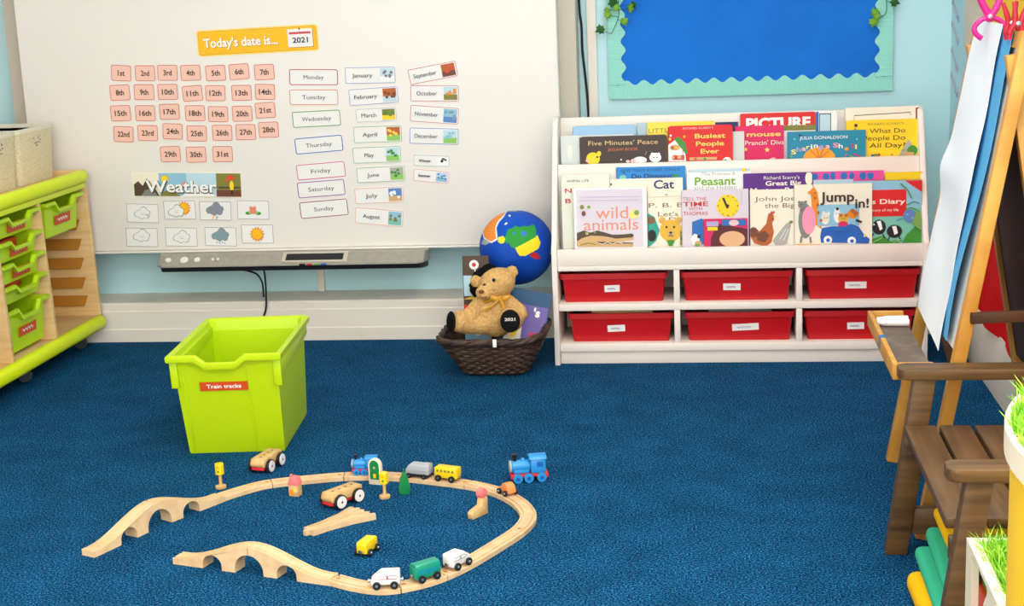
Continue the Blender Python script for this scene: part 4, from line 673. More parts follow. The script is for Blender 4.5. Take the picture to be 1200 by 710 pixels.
for key, ((x, y, z, w, h), ops) in DATA['books'].items():
    nm, label, colr = BOOK[key]
    t = thing(nm, label, 'book', (x, y, z), (math.radians(-5), 0, 0), 'picture books in the white bookcase')
    b = MB(colr); th = .0088
    poly = rr2(-w/2, 0, w/2, h, .011 if key in ROUND else .0025)
    b.prism(poly, 'y', 0, .0016, colr); b.prism(poly, 'y', th-.0016, th, colr)
    b.box(-w/2, 0, .001, -w/2+.0016, th, h-.001, colr)
    s = Sheet(b, (0,0,0), (1,0,0), (0,0,1))
    for o in ops:
        if o[0] == 'r': s.rect(*o[1:5], o[5])
        elif o[0] == 'rr': s.rrect(*o[1:5], .006, o[5])
        elif o[0] == 't':
            k_ = o[4]/text2d(o[1], o[6])[2]
            s.text(o[1], o[2], o[3], o[4], o[5], o[6], min(k_*.86, .021 if key not in ('jumpin','wild','cat','peasant','picture') else .06) if len(o[1]) > 1 else .021)
        elif o[0] == 'e': s.ell(*o[1:5], o[5])
        elif o[0] == 's': s.star(o[1], o[2], o[3], o[4])
        elif o[0] == 'p': s.poly([tuple(q) for q in o[1]], o[2])
        elif o[0] == 'l': s.line([tuple(q) for q in o[1]], o[2], o[3])
    b.build('cover', t, smooth=0)
    b = MB('paper'); b.box(-w/2+.002, .0018, .003, w/2-.003, th-.0018, h-.003, 'paper'); b.build('page_block', t, smooth=0)

# ---------------------------------------------------------------- tray storage unit on castors along the left wall
UX = -2.235; UY0, UY1 = 4.06, 5.10
un = thing('tray_storage_unit', 'beech tray storage unit with lime edge trims standing on castors', 'storage unit', (UX-.23, 4.58, 0))
def lu(x, y, z): return (x-UX+.23, y-4.58, z)
def ubox(name, x0, y0, z0, x1, y1, z1, m='beech', bev=.002):
    b = MB(m); b.box(*lu(x0,y0,z0), *lu(x1,y1,z1), m, bev); return b.build(name, un)
ubox('bottom_panel', UX-.45, UY0, .092, UX-.004, UY1, .112)
ubox('top_panel', UX-.45, UY0, .612, UX-.022, UY1, .634)
ubox('back_panel', UX-.46, UY0, .092, UX-.45, UY1, .634)
def end_panel(y0, y1, name):
    p = [(UX-.449,.113),(UX-.449,.6115),(UX-.016,.6115),(UX-.002,.113)] if name == 'divider' else [(UX-.46,.075),(UX-.46,.652),(UX-.02,.652),(UX-.014,.64),(UX-.004,.12),(UX-.012,.075)]
    b = MB('beech'); b.prism([(x-UX+.23, z) for x, z in p], 'y', y0-4.58, y1-4.58, 'beech', .002); return b.build(name, un)
end_panel(UY1, UY1+.018, 'end_panel'); end_panel(UY0-.018, UY0, 'end_panel')
for y in (4.392, 4.722): end_panel(y-.0085, y+.0085, 'divider')
for nm, z, x, r_ in (('top_trim', .630, UX-.016, .024), ('bottom_trim', .090, UX-.002, .026)):
    b = MB('trim_lime')
    pr = rr2(-.022, -r_, .022, r_, .0215, 6)
    pr2 = [(px*.8, pz*.8) for px, pz in pr]
    b.loft([[lu(x+a, UY0-.02, z+c) for a, c in pr2], [lu(x+a, UY0-.012, z+c) for a, c in pr], [lu(x+a, UY1-.03, z+c) for a, c in pr], [lu(x+a, UY1-.012, z+c) for a, c in pr], [lu(x+a, UY1-.002, z+c) for a, c in pr2]], 'trim_lime')
    b.build(nm, un, smooth=50)
ubox('top_rail', UX-.03, UY0, .586, UX-.012, UY1, .606, 'trim_lime', .004)
# tray runners on the inside faces
RZ = (.545, .474, .402, .331, .258, .190)
for y, sgn in ((UY1, -1), (4.722-.0085, -1)):
    for z in RZ:
        b = MB('runner_brown'); p = [(UX-.40,z-.042),(UX-.40,z-.002),(UX-.045,z-.002),(UX-.062,z-.042)]
        b.prism([(a-UX+.23, c) for a, c in p], 'y', y-4.58+sgn*.009, y-4.58, 'runner_brown', .001); b.build('runner', un, smooth=0)
for x, y in ((UX-.06, 5.03), (UX-.06, 4.57), (UX-.06, 4.12), (UX-.40, 5.03), (UX-.40, 4.12)):
    b = MB('castor_grey'); b.lathe([(.006,-.012),(.021,-.011),(.024,-.006),(.024,.006),(.021,.011),(.006,.012)], 18, 'y', lu(x, y, .024), 'castor_grey')
    b.box(*lu(x-.016,y-.016,.036), *lu(x+.016,y+.016,.0745), 'metal', .003)
    b.build('castor', un)

# lime trays in the unit, facing the room
def lime_tray(parent_y, ztop, h, label, note=True, fill=None, w=.302):
    t = thing('lime_tray', label, 'tray', (UX-.006, parent_y, ztop-h), 0, 'lime trays in the storage unit')
    d = .37; b = MB('tray_lime')
    def loop(wd, x0, x1, z, dip=0):
        half = wd/2; ys = [-half, -half+.02, -half*.55, -half*.38, half*.38, half*.55, half-.02, half]
        pts = [(x1, y, z-(dip if abs(y) <= half*.4 else 0)) for y in ys]
        return pts + [(x0, half, z), (x0, 0, z), (x0, -half, z)]
    dip = min(.03, h*.34)
    lo = [loop(w-.05, -d+.03, -.028, 0), loop(w-.034, -d+.02, -.018, h-.012, dip), loop(w, -d, 0, h-.0118, dip), loop(w, -d, 0, h, dip),
          loop(w-.022, -d+.012, -.012, h, dip), loop(w-.04, -d+.024, -.021, h-.012, dip), loop(w-.056, -d+.036, -.032, .004)]
    b.loft(lo, 'tray_lime'); b.build('body', t, smooth=25)
    if note:
        b = MB('tagred'); b.box(-.064,-.0005,-.0165,.064,0,.0165,'tagred'); s = Sheet(b, (0,-.0005,0), (1,0,0), (0,0,1))
        s.squiggle(-.04, .04, 0, .005, .0045, 'white', 4)
        zc = h*.42; xx = -.028+.01*(zc/(h-.012))+.0035
        b.build('label', t, (xx+.001, 0, zc), (math.radians(5), 0, PI/2), smooth=0)
    if fill:
        b = MB(fill)
        for k in range(5): b.box(-.30+.05*k, -.10+.01*(k%3), h*.45, -.262+.05*k, .08-.013*(k%2), h*.8+.004*(k%3), fill, .004)
        b.build('contents', t)
lime_tray(4.911, .578, .124, 'deep lime tray hanging alone in the far column of the storage unit')
yc = 4.557
lime_tray(yc, .578, .068, 'topmost lime tray of the five-tray column in the storage unit')
lime_tray(yc, .500, .068, 'second lime tray from the top of the five-tray column, red toys inside', True, 'stormred')
lime_tray(yc, .428, .068, 'third lime tray from the top, middle of the five-tray column')
lime_tray(yc, .356, .062, 'unlabelled lime tray, fourth from the top of the five-tray column', False, 'stormred')
lime_tray(yc, .276, .146, 'deep lime tray at the bottom of the five-tray column')

# cream woven baskets on the unit
def cream_basket(y0, y1, label):
    z0 = .6345; h = .192; x1 = UX-.105; x0 = x1-.26
    t = thing('storage_basket', label, 'basket', ((x0+x1)/2, (y0+y1)/2, z0), 0, 'cream woven baskets on the storage unit')
    w, d = x1-x0, y1-y0
    b = MB('basket_cream')
    b.loft([rrloop(w-.02,d-.02,0,.02), rrloop(w-.004,d-.004,h-.014,.02), rrloop(w-.012,d-.012,h-.014,.02), rrloop(w-.028,d-.028,.004,.02)], 'basket_cream'); b.build('body', t)
    b = MB('basket_liner')
    b.loft([rrloop(w-.002,d-.002,h-.0138,.02), rrloop(w,d,h-.008,.02), rrloop(w,d,h,.02), rrloop(w-.014,d-.014,h,.02), rrloop(w-.014,d-.014,h-.0138,.02)], 'basket_liner')
    b.build('rim', t, smooth=30)
    R = random.Random(label); b = MB('greyb')
    for k in range(9):
        yy = R.uniform(-.03,.04); zz = h-.03-R.uniform(0,.035)
        b.box(w/2-.006,yy-.002,zz-.002,w/2-.0012+.0006,yy+.002,zz+.002,'greyb')
    b.build('hole', t, smooth=0)
cream_basket(4.803, 5.09, 'cream woven basket on the storage unit, standing against the whiteboard')
cream_basket(4.508, 4.795, 'cream woven basket on the storage unit, in front of its twin')

# ---------------------------------------------------------------- big lime tub on the carpet
tb = thing('plastic_tub', 'big empty lime green plastic tub labelled Train tracks standing on the carpet', 'tub', (-1.330, 3.972, 0), math.radians(5.3))
b = MB('tub_lime')
def tl(w, d, z, dip=0, rise=0):
    hw, hd = w/2, d/2
    xs_ = [-hw, -hw+.015, -hw*.52, -hw*.34, hw*.20, hw*.38, hw-.015, hw]
    pts = [(x, -hd, z-(dip if k in (3,4) else 0)) for k, x in enumerate(xs_)]
    pts += [(hw, -hd+.015, z), (hw, hd-.015, z)] + [(hw-.015, hd, z), (0, hd, z), (-hw+.015, hd, z), (-hw, hd-.015, z), (-hw, -hd+.015, z)]
    return pts
H_ = .302
def sh_(L_, o): return [(x, y+o, z) for x, y, z in L_]
b.loft([sh_(tl(.264,.366,0),.03), sh_(tl(.268,.372,.006),.03), tl(.286,.436,H_-.020,.022), tl(.312,.470,H_-.0195,.022), tl(.316,.474,H_-.014,.022), tl(.316,.474,H_-.003,.022), tl(.308,.466,H_,.022),
        tl(.290,.448,H_-.001,.022), tl(.282,.440,H_-.006,.022), tl(.270,.428,H_-.035,.01), tl(.266,.424,H_-.036,.0), sh_(tl(.256,.360,.006),.03)], 'tub_lime')
b.build('body', tb, smooth=25)
# stepped lip under the rim where the tub hangs on its runners
for sx in (-1, 1):
    k = MB('tub_lime'); k.prism([(-.214,.205),(-.198,.205),(-.195,.232),(.20,.252),(.20,H_-.02),(-.222,H_-.02)], 'x', sx*.142-.0105, sx*.142+.0105, 'tub_lime', .002); k.build('runner_flange', tb)
# shallow ribs pressed into the front
def front_y(z): return -(.156+(.218-.156)*(z-.006)/(H_-.026))
for x in (.058, -.118):
    k = MB('tub_lime'); k.prism([(front_y(.008)-.0035,.008),(front_y(.262)-.0035,.262),(front_y(.262)+.004,.262),(front_y(.008)+.004,.008)], 'x', x-.002, x+.002, 'tub_lime', .001); k.build('rib', tb)
k = MB('tagred'); k.box(-.066,-.0006,-.0135,.066,0,.0135,'tagred'); s = Sheet(k, (0,-.0006,0), (1,0,0), (0,0,1)); s.text('Train tracks', 0, 0, .096, 'white', 1, .0165)
k.build('label', tb, (-.010, front_y(.207)-.0068, .207), (math.radians(13.5), 0, 0), smooth=0)
# ---------------------------------------------------------------- wicker basket and what sits in it
wk = thing('wicker_basket', 'dark brown wicker basket holding the teddy beside the bookcase', 'basket', (-.701, 4.69, 0))
def wloop(t, grow=0, n=11):   # t = 0 floor .. 1 rim
    w, d = .205+.125*t+grow, .16+.115*t+grow
    return [(x-.004*t, y-.008*t) for x, y in rr2(-w/2, -d/2, w/2, d/2, .045+.02*t, n)]
def resample(p, n):
    q = p + [p[0]]; ds = [0]
    for k in range(len(p)): ds.append(ds[-1] + math.dist(q[k], q[k+1]))
    out = []
    k = 0
    for j in range(n):
        s = ds[-1]*j/n
        while ds[k+1] < s: k += 1
        f = (s-ds[k])/max(1e-9, ds[k+1]-ds[k]); out.append((q[k][0]+(q[k+1][0]-q[k][0])*f, q[k][1]+(q[k+1][1]-q[k][1])*f))
    return out
b = MB('wicker'); NS = 40; ZR = .128
lin_ = [[(x, y, z) for x, y in wloop(t, -.012)] for t, z in ((0,.004),(1,ZR-.006))]
b.loft(lin_, 'wicker', True, False)
rows = 12
for k in range(rows):
    t = (k+.5)/rows; base = resample(wloop(t), NS*4); pts = []
    for j, (x, y) in enumerate(base):
        r_ = math.hypot(x, y); o = .0045*math.cos(2*PI*j/8 + PI*(k % 2))
        pts.append((x*(1+o/r_), y*(1+o/r_), .009+(ZR-.016)*t))
    b.tube(pts, .0052, 6, 'wicker' if k % 3 else 'wicker_light', closed=True)
for j in range(NS):
    A = resample(wloop(0), NS)[j]; B = resample(wloop(1), NS)[j]
    b.tube([(A[0], A[1], .006), (B[0], B[1], ZR)], .003, 5, 'wicker')
b.build('woven_body', wk, smooth=60)
b = MB('wicker_light')
for ph in range(3):
    base = resample(wloop(1, .012), 120); pts = []
    for j, (x, y) in enumerate(base):
        a = 2*PI*j/15 + ph*2*PI/3; r_ = math.hypot(x, y); o = .006*math.cos(a)
        lift = .018*max(0, (x-.10)/.08)
        pts.append((x*(1+o/r_), y*(1+o/r_), ZR+.002+lift+.006*math.sin(a)))
    b.tube(pts, .0075, 6, 'wicker' if ph else 'wicker_light', closed=True)
b.build('braided_rim', wk, smooth=60)
b = MB('white'); b.box(-.006,-.002,-.012,.006,.002,.014,'white',.001); b.build('tag', wk, (.018,-.163,.13))

# teddy bear: one soft body
BC = Vector((-.70, 4.655, .128))
bear = thing('teddy_bear', 'honey coloured plush teddy bear with black foot pads and gold ribbon', 'teddy bear', BC)
def remesh(mb, name, parent, voxel, mname, smooth_it=6, disp=0):
    o = mb.build(name, None, smooth=0)
    md = o.modifiers.new('r', 'REMESH'); md.mode = 'VOXEL'; md.voxel_size = voxel
    sm = o.modifiers.new('s', 'SMOOTH'); sm.iterations = smooth_it; sm.factor = .5
    if disp:
        tx = bpy.data.textures.new('fuzz', 'CLOUDS'); tx.noise_scale = .008
        dm = o.modifiers.new('d', 'DISPLACE'); dm.texture = tx; dm.strength = disp; dm.mid_level = .5
    dg = bpy.context.evaluated_depsgraph_get()
    me = bpy.data.meshes.new_from_object(o.evaluated_get(dg)); me.name = name
    me.materials.clear(); me.materials.append(M(mname)); me.shade_smooth()
    o.modifiers.clear(); o.data = me; o.parent = parent
    return o
def P_(x, y, z): return (x-BC.x, y-BC.y, z-BC.z)
b = MB('fur')
head = Vector(P_(-.683,4.635,.304))
hr = Matrix.Rotation(math.radians(-22), 3, 'Y')
b.ball(head, (.062,.055,.050), 'fur', hr, 24, 16)
b.ball(P_(-.718,4.592,.284), (.030,.027,.025), 'fur')
b.ball(P_(-.634,4.648,.338), (.021,.012,.022), 'fur', Matrix.Rotation(.4,3,'Y')); b.ball(P_(-.753,4.64,.311), (.019,.012,.021), 'fur')
b.ball(P_(-.694,4.645,.202), (.070,.056,.078), 'fur', None, 24, 16)
def limb(pts, rs):
    for k in range(len(pts)-1):
        A, B = Vector(pts[k]), Vector(pts[k+1])
        for j in range(7):
            t = j/6; b.ball(A.lerp(B, t), rs[k]+(rs[k+1]-rs[k])*t, 'fur', None, 14, 8)
limb([P_(-.735,4.62,.176), P_(-.775,4.598,.180), P_(-.800,4.58,.192)], [.036,.034,.037])
limb([P_(-.648,4.62,.182), P_(-.640,4.59,.192), P_(-.633,4.575,.199)], [.036,.038,.041])
limb([P_(-.738,4.625,.240), P_(-.765,4.600,.212), P_(-.786,4.592,.200)], [.028,.026,.025])
limb([P_(-.648,4.63,.238), P_(-.615,4.605,.222), P_(-.604,4.59,.212)], [.028,.025,.024])
remesh(b, 'body', bear, .0042, 'fur', 5, .005)
def at_head(dx, dy, dz): return head + Vector((dx, dy, dz))
for e in ((-.034,-.047,.004),(-.002,-.053,.022)):
    k = MB('black_plastic'); k.ball((0,0,0), (.0058,.005,.0058), 'black_plastic'); k.build('eye', bear, at_head(*e))
k = MB('hendark'); k.ball((0,0,0), (.009,.006,.006), 'hendark'); k.build('nose', bear, Vector(P_(-.724,4.5655,.292)))
k = MB('hendark'); k.tube([(-.010,0,.002),(-.004,-.002,-.004),(0,-.002,-.0015),(.005,-.002,-.005),(.011,0,.0)], .0012, 6); k.build('mouth', bear, Vector(P_(-.719,4.5645,.277)))
def pad(c, d, rx, rz, txt=None):
    d = Vector(d).normalized(); z = Vector((0,0,1)); u = z.cross(-d).normalized()*-1; 
    u = d.cross(z).normalized()*-1; v = u.cross(d)*-1
    m3 = Matrix((u, -d, v)).transposed() if True else None
    k = MB('pad_black')
    k.ball((0,0,0), (rx, .006, rz), 'pad_black', m3, 20, 12)
    if txt:
        U = m3 @ Vector((1,0,0)); V = m3 @ Vector((0,0,1)); N = m3 @ Vector((0,-1,0))
        s = Sheet(k, N*.0075, U, V, .0003); s.text(txt, 0, .006, .034, 'creamy', 1, .013)
    k.build('foot_pad', bear, Vector(P_(*c)), smooth=60)
pad((-.826,4.557,.197), (-.72,-.66,.12), .026, .034)
pad((-.631,4.534,.202), (.05,-.97,.12), .032, .037, '2021')
k = MB('ribbon_gold')
pts = []
for j in range(40):
    a = 2*PI*j/40; pts.append((.047*math.cos(a)-.004, .042*math.sin(a), .016*math.cos(a+.3)))
k.tube(pts, .0042, 6, closed=True); k.build('ribbon', bear, Vector(P_(-.688,4.635,.256)))
k = MB('ribbon_gold'); k.ball((0,0,0), (.007,.006,.007), 'ribbon_gold')
for sx in (-1, 1):
    k.ball((sx*.019,-.001,.004), (.015,.005,.009), 'ribbon_gold', Matrix.Rotation(sx*-.35,3,'Y'))
k.tube([(.003,0,0),(.010,-.006,-.015),(.015,-.004,-.036)], [.003,.0055,.006], 6); k.tube([(-.003,0,0),(-.016,-.005,-.012),(-.034,-.002,-.026),(-.052,.004,-.036)], [.003,.004,.004,.003], 6)
k.build('ribbon_bow', bear, Vector(P_(-.668,4.583,.262)))

# plush globe wedged behind the teddy
GC = Vector((-.650, 4.905, .372)); GR = .1265
gl = thing('globe', 'soft round blue plush globe with bright printed countries behind the teddy', 'globe', GC)
t = bmesh.new(); bmesh.ops.create_icosphere(t, subdivisions=7, radius=GR)
mbg = MB('globe_blue')
vd = (GC - Vector((0,0,1.25))).normalized(); gr = vd.cross(Vector((0,0,1))).normalized(); gu = gr.cross(vd)
def gp(*pts): return [((x-500)/290, (372-y)/290) for x, y in pts]
LAND = [('g_white', gp((250,290),(236,235),(286,140),(378,90),(445,78),(410,135),(376,168),(352,215),(360,305),(310,330),(268,310))),
 ('g_orange', gp((255,280),(245,235),(290,150),(380,100),(435,88),(400,130),(365,165),(342,215),(348,296),(310,318),(272,300))),
 ('g_green', gp((412,300),(440,230),(470,224),(500,205),(530,218),(560,208),(590,216),(640,200),(655,240),(650,300),(570,340),(490,378),(455,362),(440,330),(425,340))),
 ('g_sea', gp((535,268),(548,248),(575,250),(585,270),(575,290),(550,288))), ('g_sea', gp((470,262),(490,250),(500,262),(484,276))),
 ('g_yellow', gp((488,376),(570,338),(650,298),(662,282),(685,340),(670,385),(620,412),(560,440),(520,435))),
 ('g_yellow', gp((360,322),(366,288),(400,278),(416,300),(410,328),(384,340))), ('g_red', gp((598,440),(625,410),(655,424),(685,462),(640,466))),
 ('g_grey', gp((460,92),(480,62),(520,56),(548,70),(540,86),(500,94))), ('g_grey', gp((228,330),(245,300),(270,300),(302,325),(260,345))), ('g_yellow', gp((755,430),(772,390),(792,396),(786,440))),
 ('g_white', gp((446,124),(456,116),(468,124),(456,134))), ('g_white', gp((412,190),(430,176),(440,184),(424,196)))]
def inside(p, q):
    c = False; n = len(q); j = n-1
    for i in range(n):
        if (q[i][1] > p[1]) != (q[j][1] > p[1]) and p[0] < (q[j][0]-q[i][0])*(p[1]-q[i][1])/(q[j][1]-q[i][1])+q[i][0]: c = not c
        j = i
    return c
boxes = [(min(a for a, _ in q), max(a for a, _ in q), min(c for _, c in q), max(c for _, c in q)) for _, q in LAND]
gi = [mbg.mi(m) for m, _ in LAND]
for f in t.faces:
    c = f.calc_center_median().normalized(); f.material_index = 0
    if c.dot(vd) < 0:
        p = (c.dot(gr), c.dot(gu))
        for (m, q), bx, k in zip(LAND, boxes, gi):
            if bx[0] <= p[0] <= bx[1] and bx[2] <= p[1] <= bx[3] and inside(p, q): f.material_index = k
mbg.bm.free(); mbg.bm = t
mbg.build('ball', gl, smooth=80)

# reading books tucked in the basket
def tucked(name, label, cx, cy, cz, w, h, rot, cover, art):
    t = thing(name, label, 'book', (cx, cy, cz), rot)
    b = MB(cover); b.box(-w/2,0,0,w/2,.002,h,cover); b.box(-w/2,.007,0,w/2,.009,h,cover); b.box(-w/2,0,.001,-w/2+.002,.009,h-.001,cover)
    art(Sheet(b, (0,0,0), (1,0,0), (0,0,1)), w, h); b.build('cover', t, smooth=0)
    b = MB('paper'); b.box(-w/2+.0025,.0022,.002,w/2-.002,.0068,h-.002,'paper'); b.build('page_block', t, smooth=0)
def artA(s, w, h):
    s.rect(-w/2+.002,h*.63,w/2,h*.82,'palesky'); s.rect(-w/2,h*.46,w/2,h*.55,'stormred'); s.rect(-w/2,.02,w/2,h*.46,'skyb'); s.ell(-.005,h*.92,.016,.016,'white'); s.ell(-.005,h*.92,.007,.007,'redt')
    s.poly([(-w/2,h*.6),(w/2,h*.68),(w/2,h*.6)],'yellow'); s.ell(.0,h*.34,.02,.03,'white'); s.ell(.014,h*.40,.012,.008,'redt'); s.rect(-.004,h*.7,.0,h*.9,'paper')
INK.update(purple2=(104,84,158), tealdark=(10,70,110))
tucked('reading_book', 'upright dark and pale blue magazine behind the teddy, beside the globe', -.772, 4.752, .0085, .088, .362, (math.radians(-3),0,0), 'darkbrown', artA)
def artB(s, w, h):
    s.rect(-w/2+.004,.004,w/2-.004,h*.72,'purple2'); s.poly([(-w/2+.004,.0),(-w/2+.06,.0),(-w/2+.055,h*.6),(-w/2+.004,h*.62)],'creamy'); s.ell(-w*.26,h*.28,.014,.035,'yellow'); s.ell(-w*.24,h*.5,.02,.016,'white')
    s.rect(w*.12,.01,w*.36,h*.22,'magenta'); s.text("'s", w*.22, h*.60, .022, 'white', 2)
tucked('reading_book', 'purple and teal book leaning in the basket against the bookcase', -.613, 4.66, .098, .136, .178, (math.radians(-22), math.radians(11), 0), 'tealdark', artB)
tucked('reading_book', 'dark teal book standing behind the purple one under the plush globe', -.628, 4.722, .095, .15, .155, (math.radians(-8), math.radians(3), 0), 'tealdark', lambda s, w, h: s.rect(-w/2+.004,h-.03,w/2-.004,h-.006,'skyb'))
t = thing('soft_toy', "black fluffy soft toy squeezed between the teddy's head and the globe", 'soft toy', (-.745, 4.735, .20))
b = MB('fur_black')
for c, r_ in (((0,0,.0),.045),((.012,-.004,.055),.042),((.0,.0,.098),.036),((.022,-.002,.12),.03),((-.012,0,.07),.034)): b.ball(c, r_, 'fur_black')
remesh(b, 'body', t, .005, 'fur_black', 4, .012)

# ---------------------------------------------------------------- easel
AL = math.atan(.178); SA, CA = math.sin(AL), math.cos(AL)
EN = Vector((-CA, 0, SA)); EV = Vector((SA, 0, CA)); EU = Vector((0,-1,0))
EO = Vector((.447, 0, 0))
def E_(y, s, off=0): return EO + EV*s + EN*off + Vector((0, y, 0))
es = thing('easel', 'wooden painting easel with paper clipped on and an open tray at front', 'easel', (.62, 3.48, 0))
eo = Vector((.62, 3.48, 0))
def ebar(name, a, c, w, d, up, m='pine', bev=.002):
    """square bar from a to c; w along the cross of direction and up, d along up"""
    a, c = Vector(a), Vector(c); z = (c-a).normalized(); x = z.cross(Vector(up)).normalized(); y = z.cross(x).normalized()
    L_ = (c-a).length; R = Matrix((x, y, z)).transposed(); b = MB(m)
    t = bmesh.new(); bmesh.ops.create_cube(t, size=1)
    for v in t.verts: v.co = Vector((v.co.x*w, v.co.y*d, (v.co.z+.5)*L_))
    bmesh.ops.bevel(t, geom=list(t.edges), offset=bev, segments=2, affect='EDGES', profile=.5)
    for v in t.verts: v.co = R @ v.co + a - eo
    b._merge(t, m); return b.build(name, es)
YN, YFAR = 3.205, 3.745
for y in (YN, YFAR): ebar('front_leg', E_(y, .004, -.012), E_(y, 1.128, -.012), .030, .028, EN)
RV = Vector((-.165, 0, 1)).normalized(); RO = Vector((.805, 0, 0)); RN = Vector((RV.z, 0, -RV.x))
def R_(y, s, off=0): return RO + RV*s + RN*off + Vector((0, y, 0))
for y in (YN+.032, YFAR-.032): ebar('rear_leg', R_(y, .004), R_(y, 1.075), .030, .026, RN)
def panel(name, fn, y0, y1, s0, s1, o0, o1, m):
    b = MB(m); c = [fn(y, s, o)-eo for y in (y0, y1) for s in (s0, s1) for o in (o0, o1)]
    b.faces(c, [(0,1,3,2),(4,6,7,5),(0,4,5,1),(2,3,7,6),(0,2,6,4),(1,5,7,3)], m); bmesh.ops.recalc_face_normals(b.bm, faces=b.bm.faces); return b.build(name, es, smooth=0)
panel('front_board', E_, YN+.017, YFAR-.017, .43, 1.09, -.014, -.006, 'board_white')
panel('top_bar', E_, YN+.0155, YFAR-.0155, 1.093, 1.125, -.026, .002, 'pine')
panel('chalkboard', R_, YN+.0485, YFAR-.0485, .30, 1.02, -.004, .004, 'chalkboard')
panel('rear_rail', R_, YN+.0485, YFAR-.0485, .252, .292, -.011, .011, 'pine')
ebar('side_brace', (.552, YN-.02, .508), (.745, YN+.010, .508), .014, .024, (0,0,1), 'dark_wood')
# open tray on the front
tx0, tx1, ty0, ty1, tz0, tz1 = .395, .513, 3.222, 3.748, .362, .400
def tbox(name, x0, y0, z0, x1, y1, z1, m, bev=.002, par=None):
    b = MB(m); o = Vector((0,0,0)) if par is None else par
    b.box(x0-eo.x, y0-eo.y, z0, x1-eo.x, y1-eo.y, z1, m, bev); return b.build(name, es if par is None else par)
et = tbox('tray_floor', tx0+.012, ty0+.012, tz0+.002, tx1-.03, ty1-.012, tz0+.022, 'tray_dark', .001)
for n_, q in (('tray_edge',(tx0,ty0,tz0,tx0+.0118,ty1,tz1)),('tray_edge',(tx0+.012,ty0,tz0,tx1-.03,ty0+.0118,tz1)),('tray_edge',(tx0+.012,ty1-.0118,tz0,tx1-.03,ty1,tz1))):
    tbox(n_, *q, 'pine', .002)
b = MB('bluebook'); b.box(tx0-.0008-eo.x, 3.46-eo.y, .372, tx0+.0125-eo.x, 3.485-eo.y, .4008, 'bluebook'); b.build('paint_mark', es)
def sheetgrid(name, label, m, fn, nu=28, nv=60, th=.0011, group=None):
    b = MB(m); top = []; 
    G = [[Vector(fn(i/nu, j/nv)) for i in range(nu+1)] for j in range(nv+1)]
    v = [p for row in G for p in row]; k = len(v); v2 = [p - EN*th for p in v]
    F = []; W = nu+1
    for j in range(nv):
        for i in range(nu):
            q = (j*W+i, j*W+i+1, (j+1)*W+i+1, (j+1)*W+i); F.append(q); F.append(tuple(k+a for a in q[::-1]))
    rim = [(i, i+1) for i in range(nu)] + [(j*W+nu, (j+1)*W+nu) for j in range(nv)] + [(nv*W+i+1, nv*W+i) for i in range(nu)][::-1] + [((j+1)*W, j*W) for j in range(nv)][::-1]
    F += [(c, a, k+a, k+c) for a, c in rim]
    o = E_(3.5, 1.1); b.faces([p-o for p in v+v2], F, m); bmesh.ops.recalc_face_normals(b.bm, faces=b.bm.faces)
    return tag(b.build(name, None, o, smooth=60), label, 'paper', group)
def ripple(u, v): return .006*math.sin(5.2*u+7*v)*(1-v) + .005*math.sin(11*v+2.2*u) + .004*math.sin(23*v-6*u)*(.3+.7*abs(v-.5))
def white_sheet(u, v):      # u: 0 far .. 1 near, v: 0 bottom .. 1 top
    yl = 3.672; yr = 3.345 - .03*(1-v)**2 + .012*math.sin(9*v)
    s0 = .430 - .022*u*u; s = s0 + (1.135-s0)*v
    bulge = .016*math.exp(-((v-.5)/.07)**2)*(1-u)**2
    return E_(yl+(yr-yl)*u + .006*math.exp(-((v-.5)/.1)**2)*(1-u), s, .014+ripple(u,v)*.45 + bulge)
sheetgrid('easel_paper', 'white sheet of paper clipped to the easel, creased across the middle', 'easel_paper', white_sheet)
def blue_sheet(u, v):
    yl = 3.62; yr = 3.265 + .020*math.sin(7*v+1)*(1-v)
    s = .44 + (1.128-.44)*v
    return E_(yl+(yr-yl)*u, s, .003 + .004*math.sin(5*v)*u*u + .0035*u*(1+math.sin(8*v)))
sheetgrid('easel_paper', 'pale blue sheet of paper on the easel showing behind the white sheet', 'blue_paper', blue_sheet)
# clips along the top of the easel
cp = Vector((.632, 3.50, 1.128))
t = thing('plastic_clip', 'bright pink plastic clip gripping the white paper at the easel top', 'clip', cp)
b = MB('peg_pink')
def cc(*pts): return crom([Vector((x-.632, 0, z-1.128)) for x, z in pts], 6)
b.tube(cc((.632,1.132),(.612,1.124),(.599,1.109),(.603,1.094),(.616,1.0835)), .0062, 8, 'peg_pink')
b.tube(cc((.632,1.132),(.655,1.122),(.668,1.106),(.665,1.092)), .0062, 8, 'peg_pink')
b.tube(cc((.634,1.128),(.621,1.15),(.611,1.172),(.607,1.192)), .0085, 8, 'peg_pink')
b.tube(cc((.630,1.128),(.645,1.15),(.653,1.172),(.657,1.192)), .0085, 8, 'peg_pink')
b.ball((0,0,.004), (.013,.009,.013), 'peg_pink'); b.build('jaws', t, smooth=60)
b = MB('metal'); b.lathe([(.003,-.011),(.005,-.0105),(.005,.0105),(.003,.011)], 12, 'y', (0,0,.004)); b.build('spring', t)
def peg(y, lab, tilt):
    t = thing('clothes_peg', lab, 'peg', (.640, y, 1.112), (0, tilt, 0), 'red pegs on the easel')
    b = MB('peg_red')
    for sx in (-1, 1):
        P = crom([Vector((sx*.0125,0,-.022)), Vector((sx*.0125,0,-.004)), Vector((sx*.006,0,.016)), Vector((sx*.014,0,.056))], 5)
        b.tube(P, [.005]*4+[.006]*(len(P)-7)+[.005,.0045,.004], 8, 'peg_red')
    b.build('arms', t, smooth=60)
    b = MB('metal'); b.lathe([(.003,-.009),(.005,-.008),(.005,.008),(.003,.009)], 12, 'y', (0,0,.012)); b.build('spring', t)
peg(3.290, 'red peg on the easel top bar, next to the pink clip', -.1); peg(3.238, 'red peg on the easel top corner above the near leg', .12)
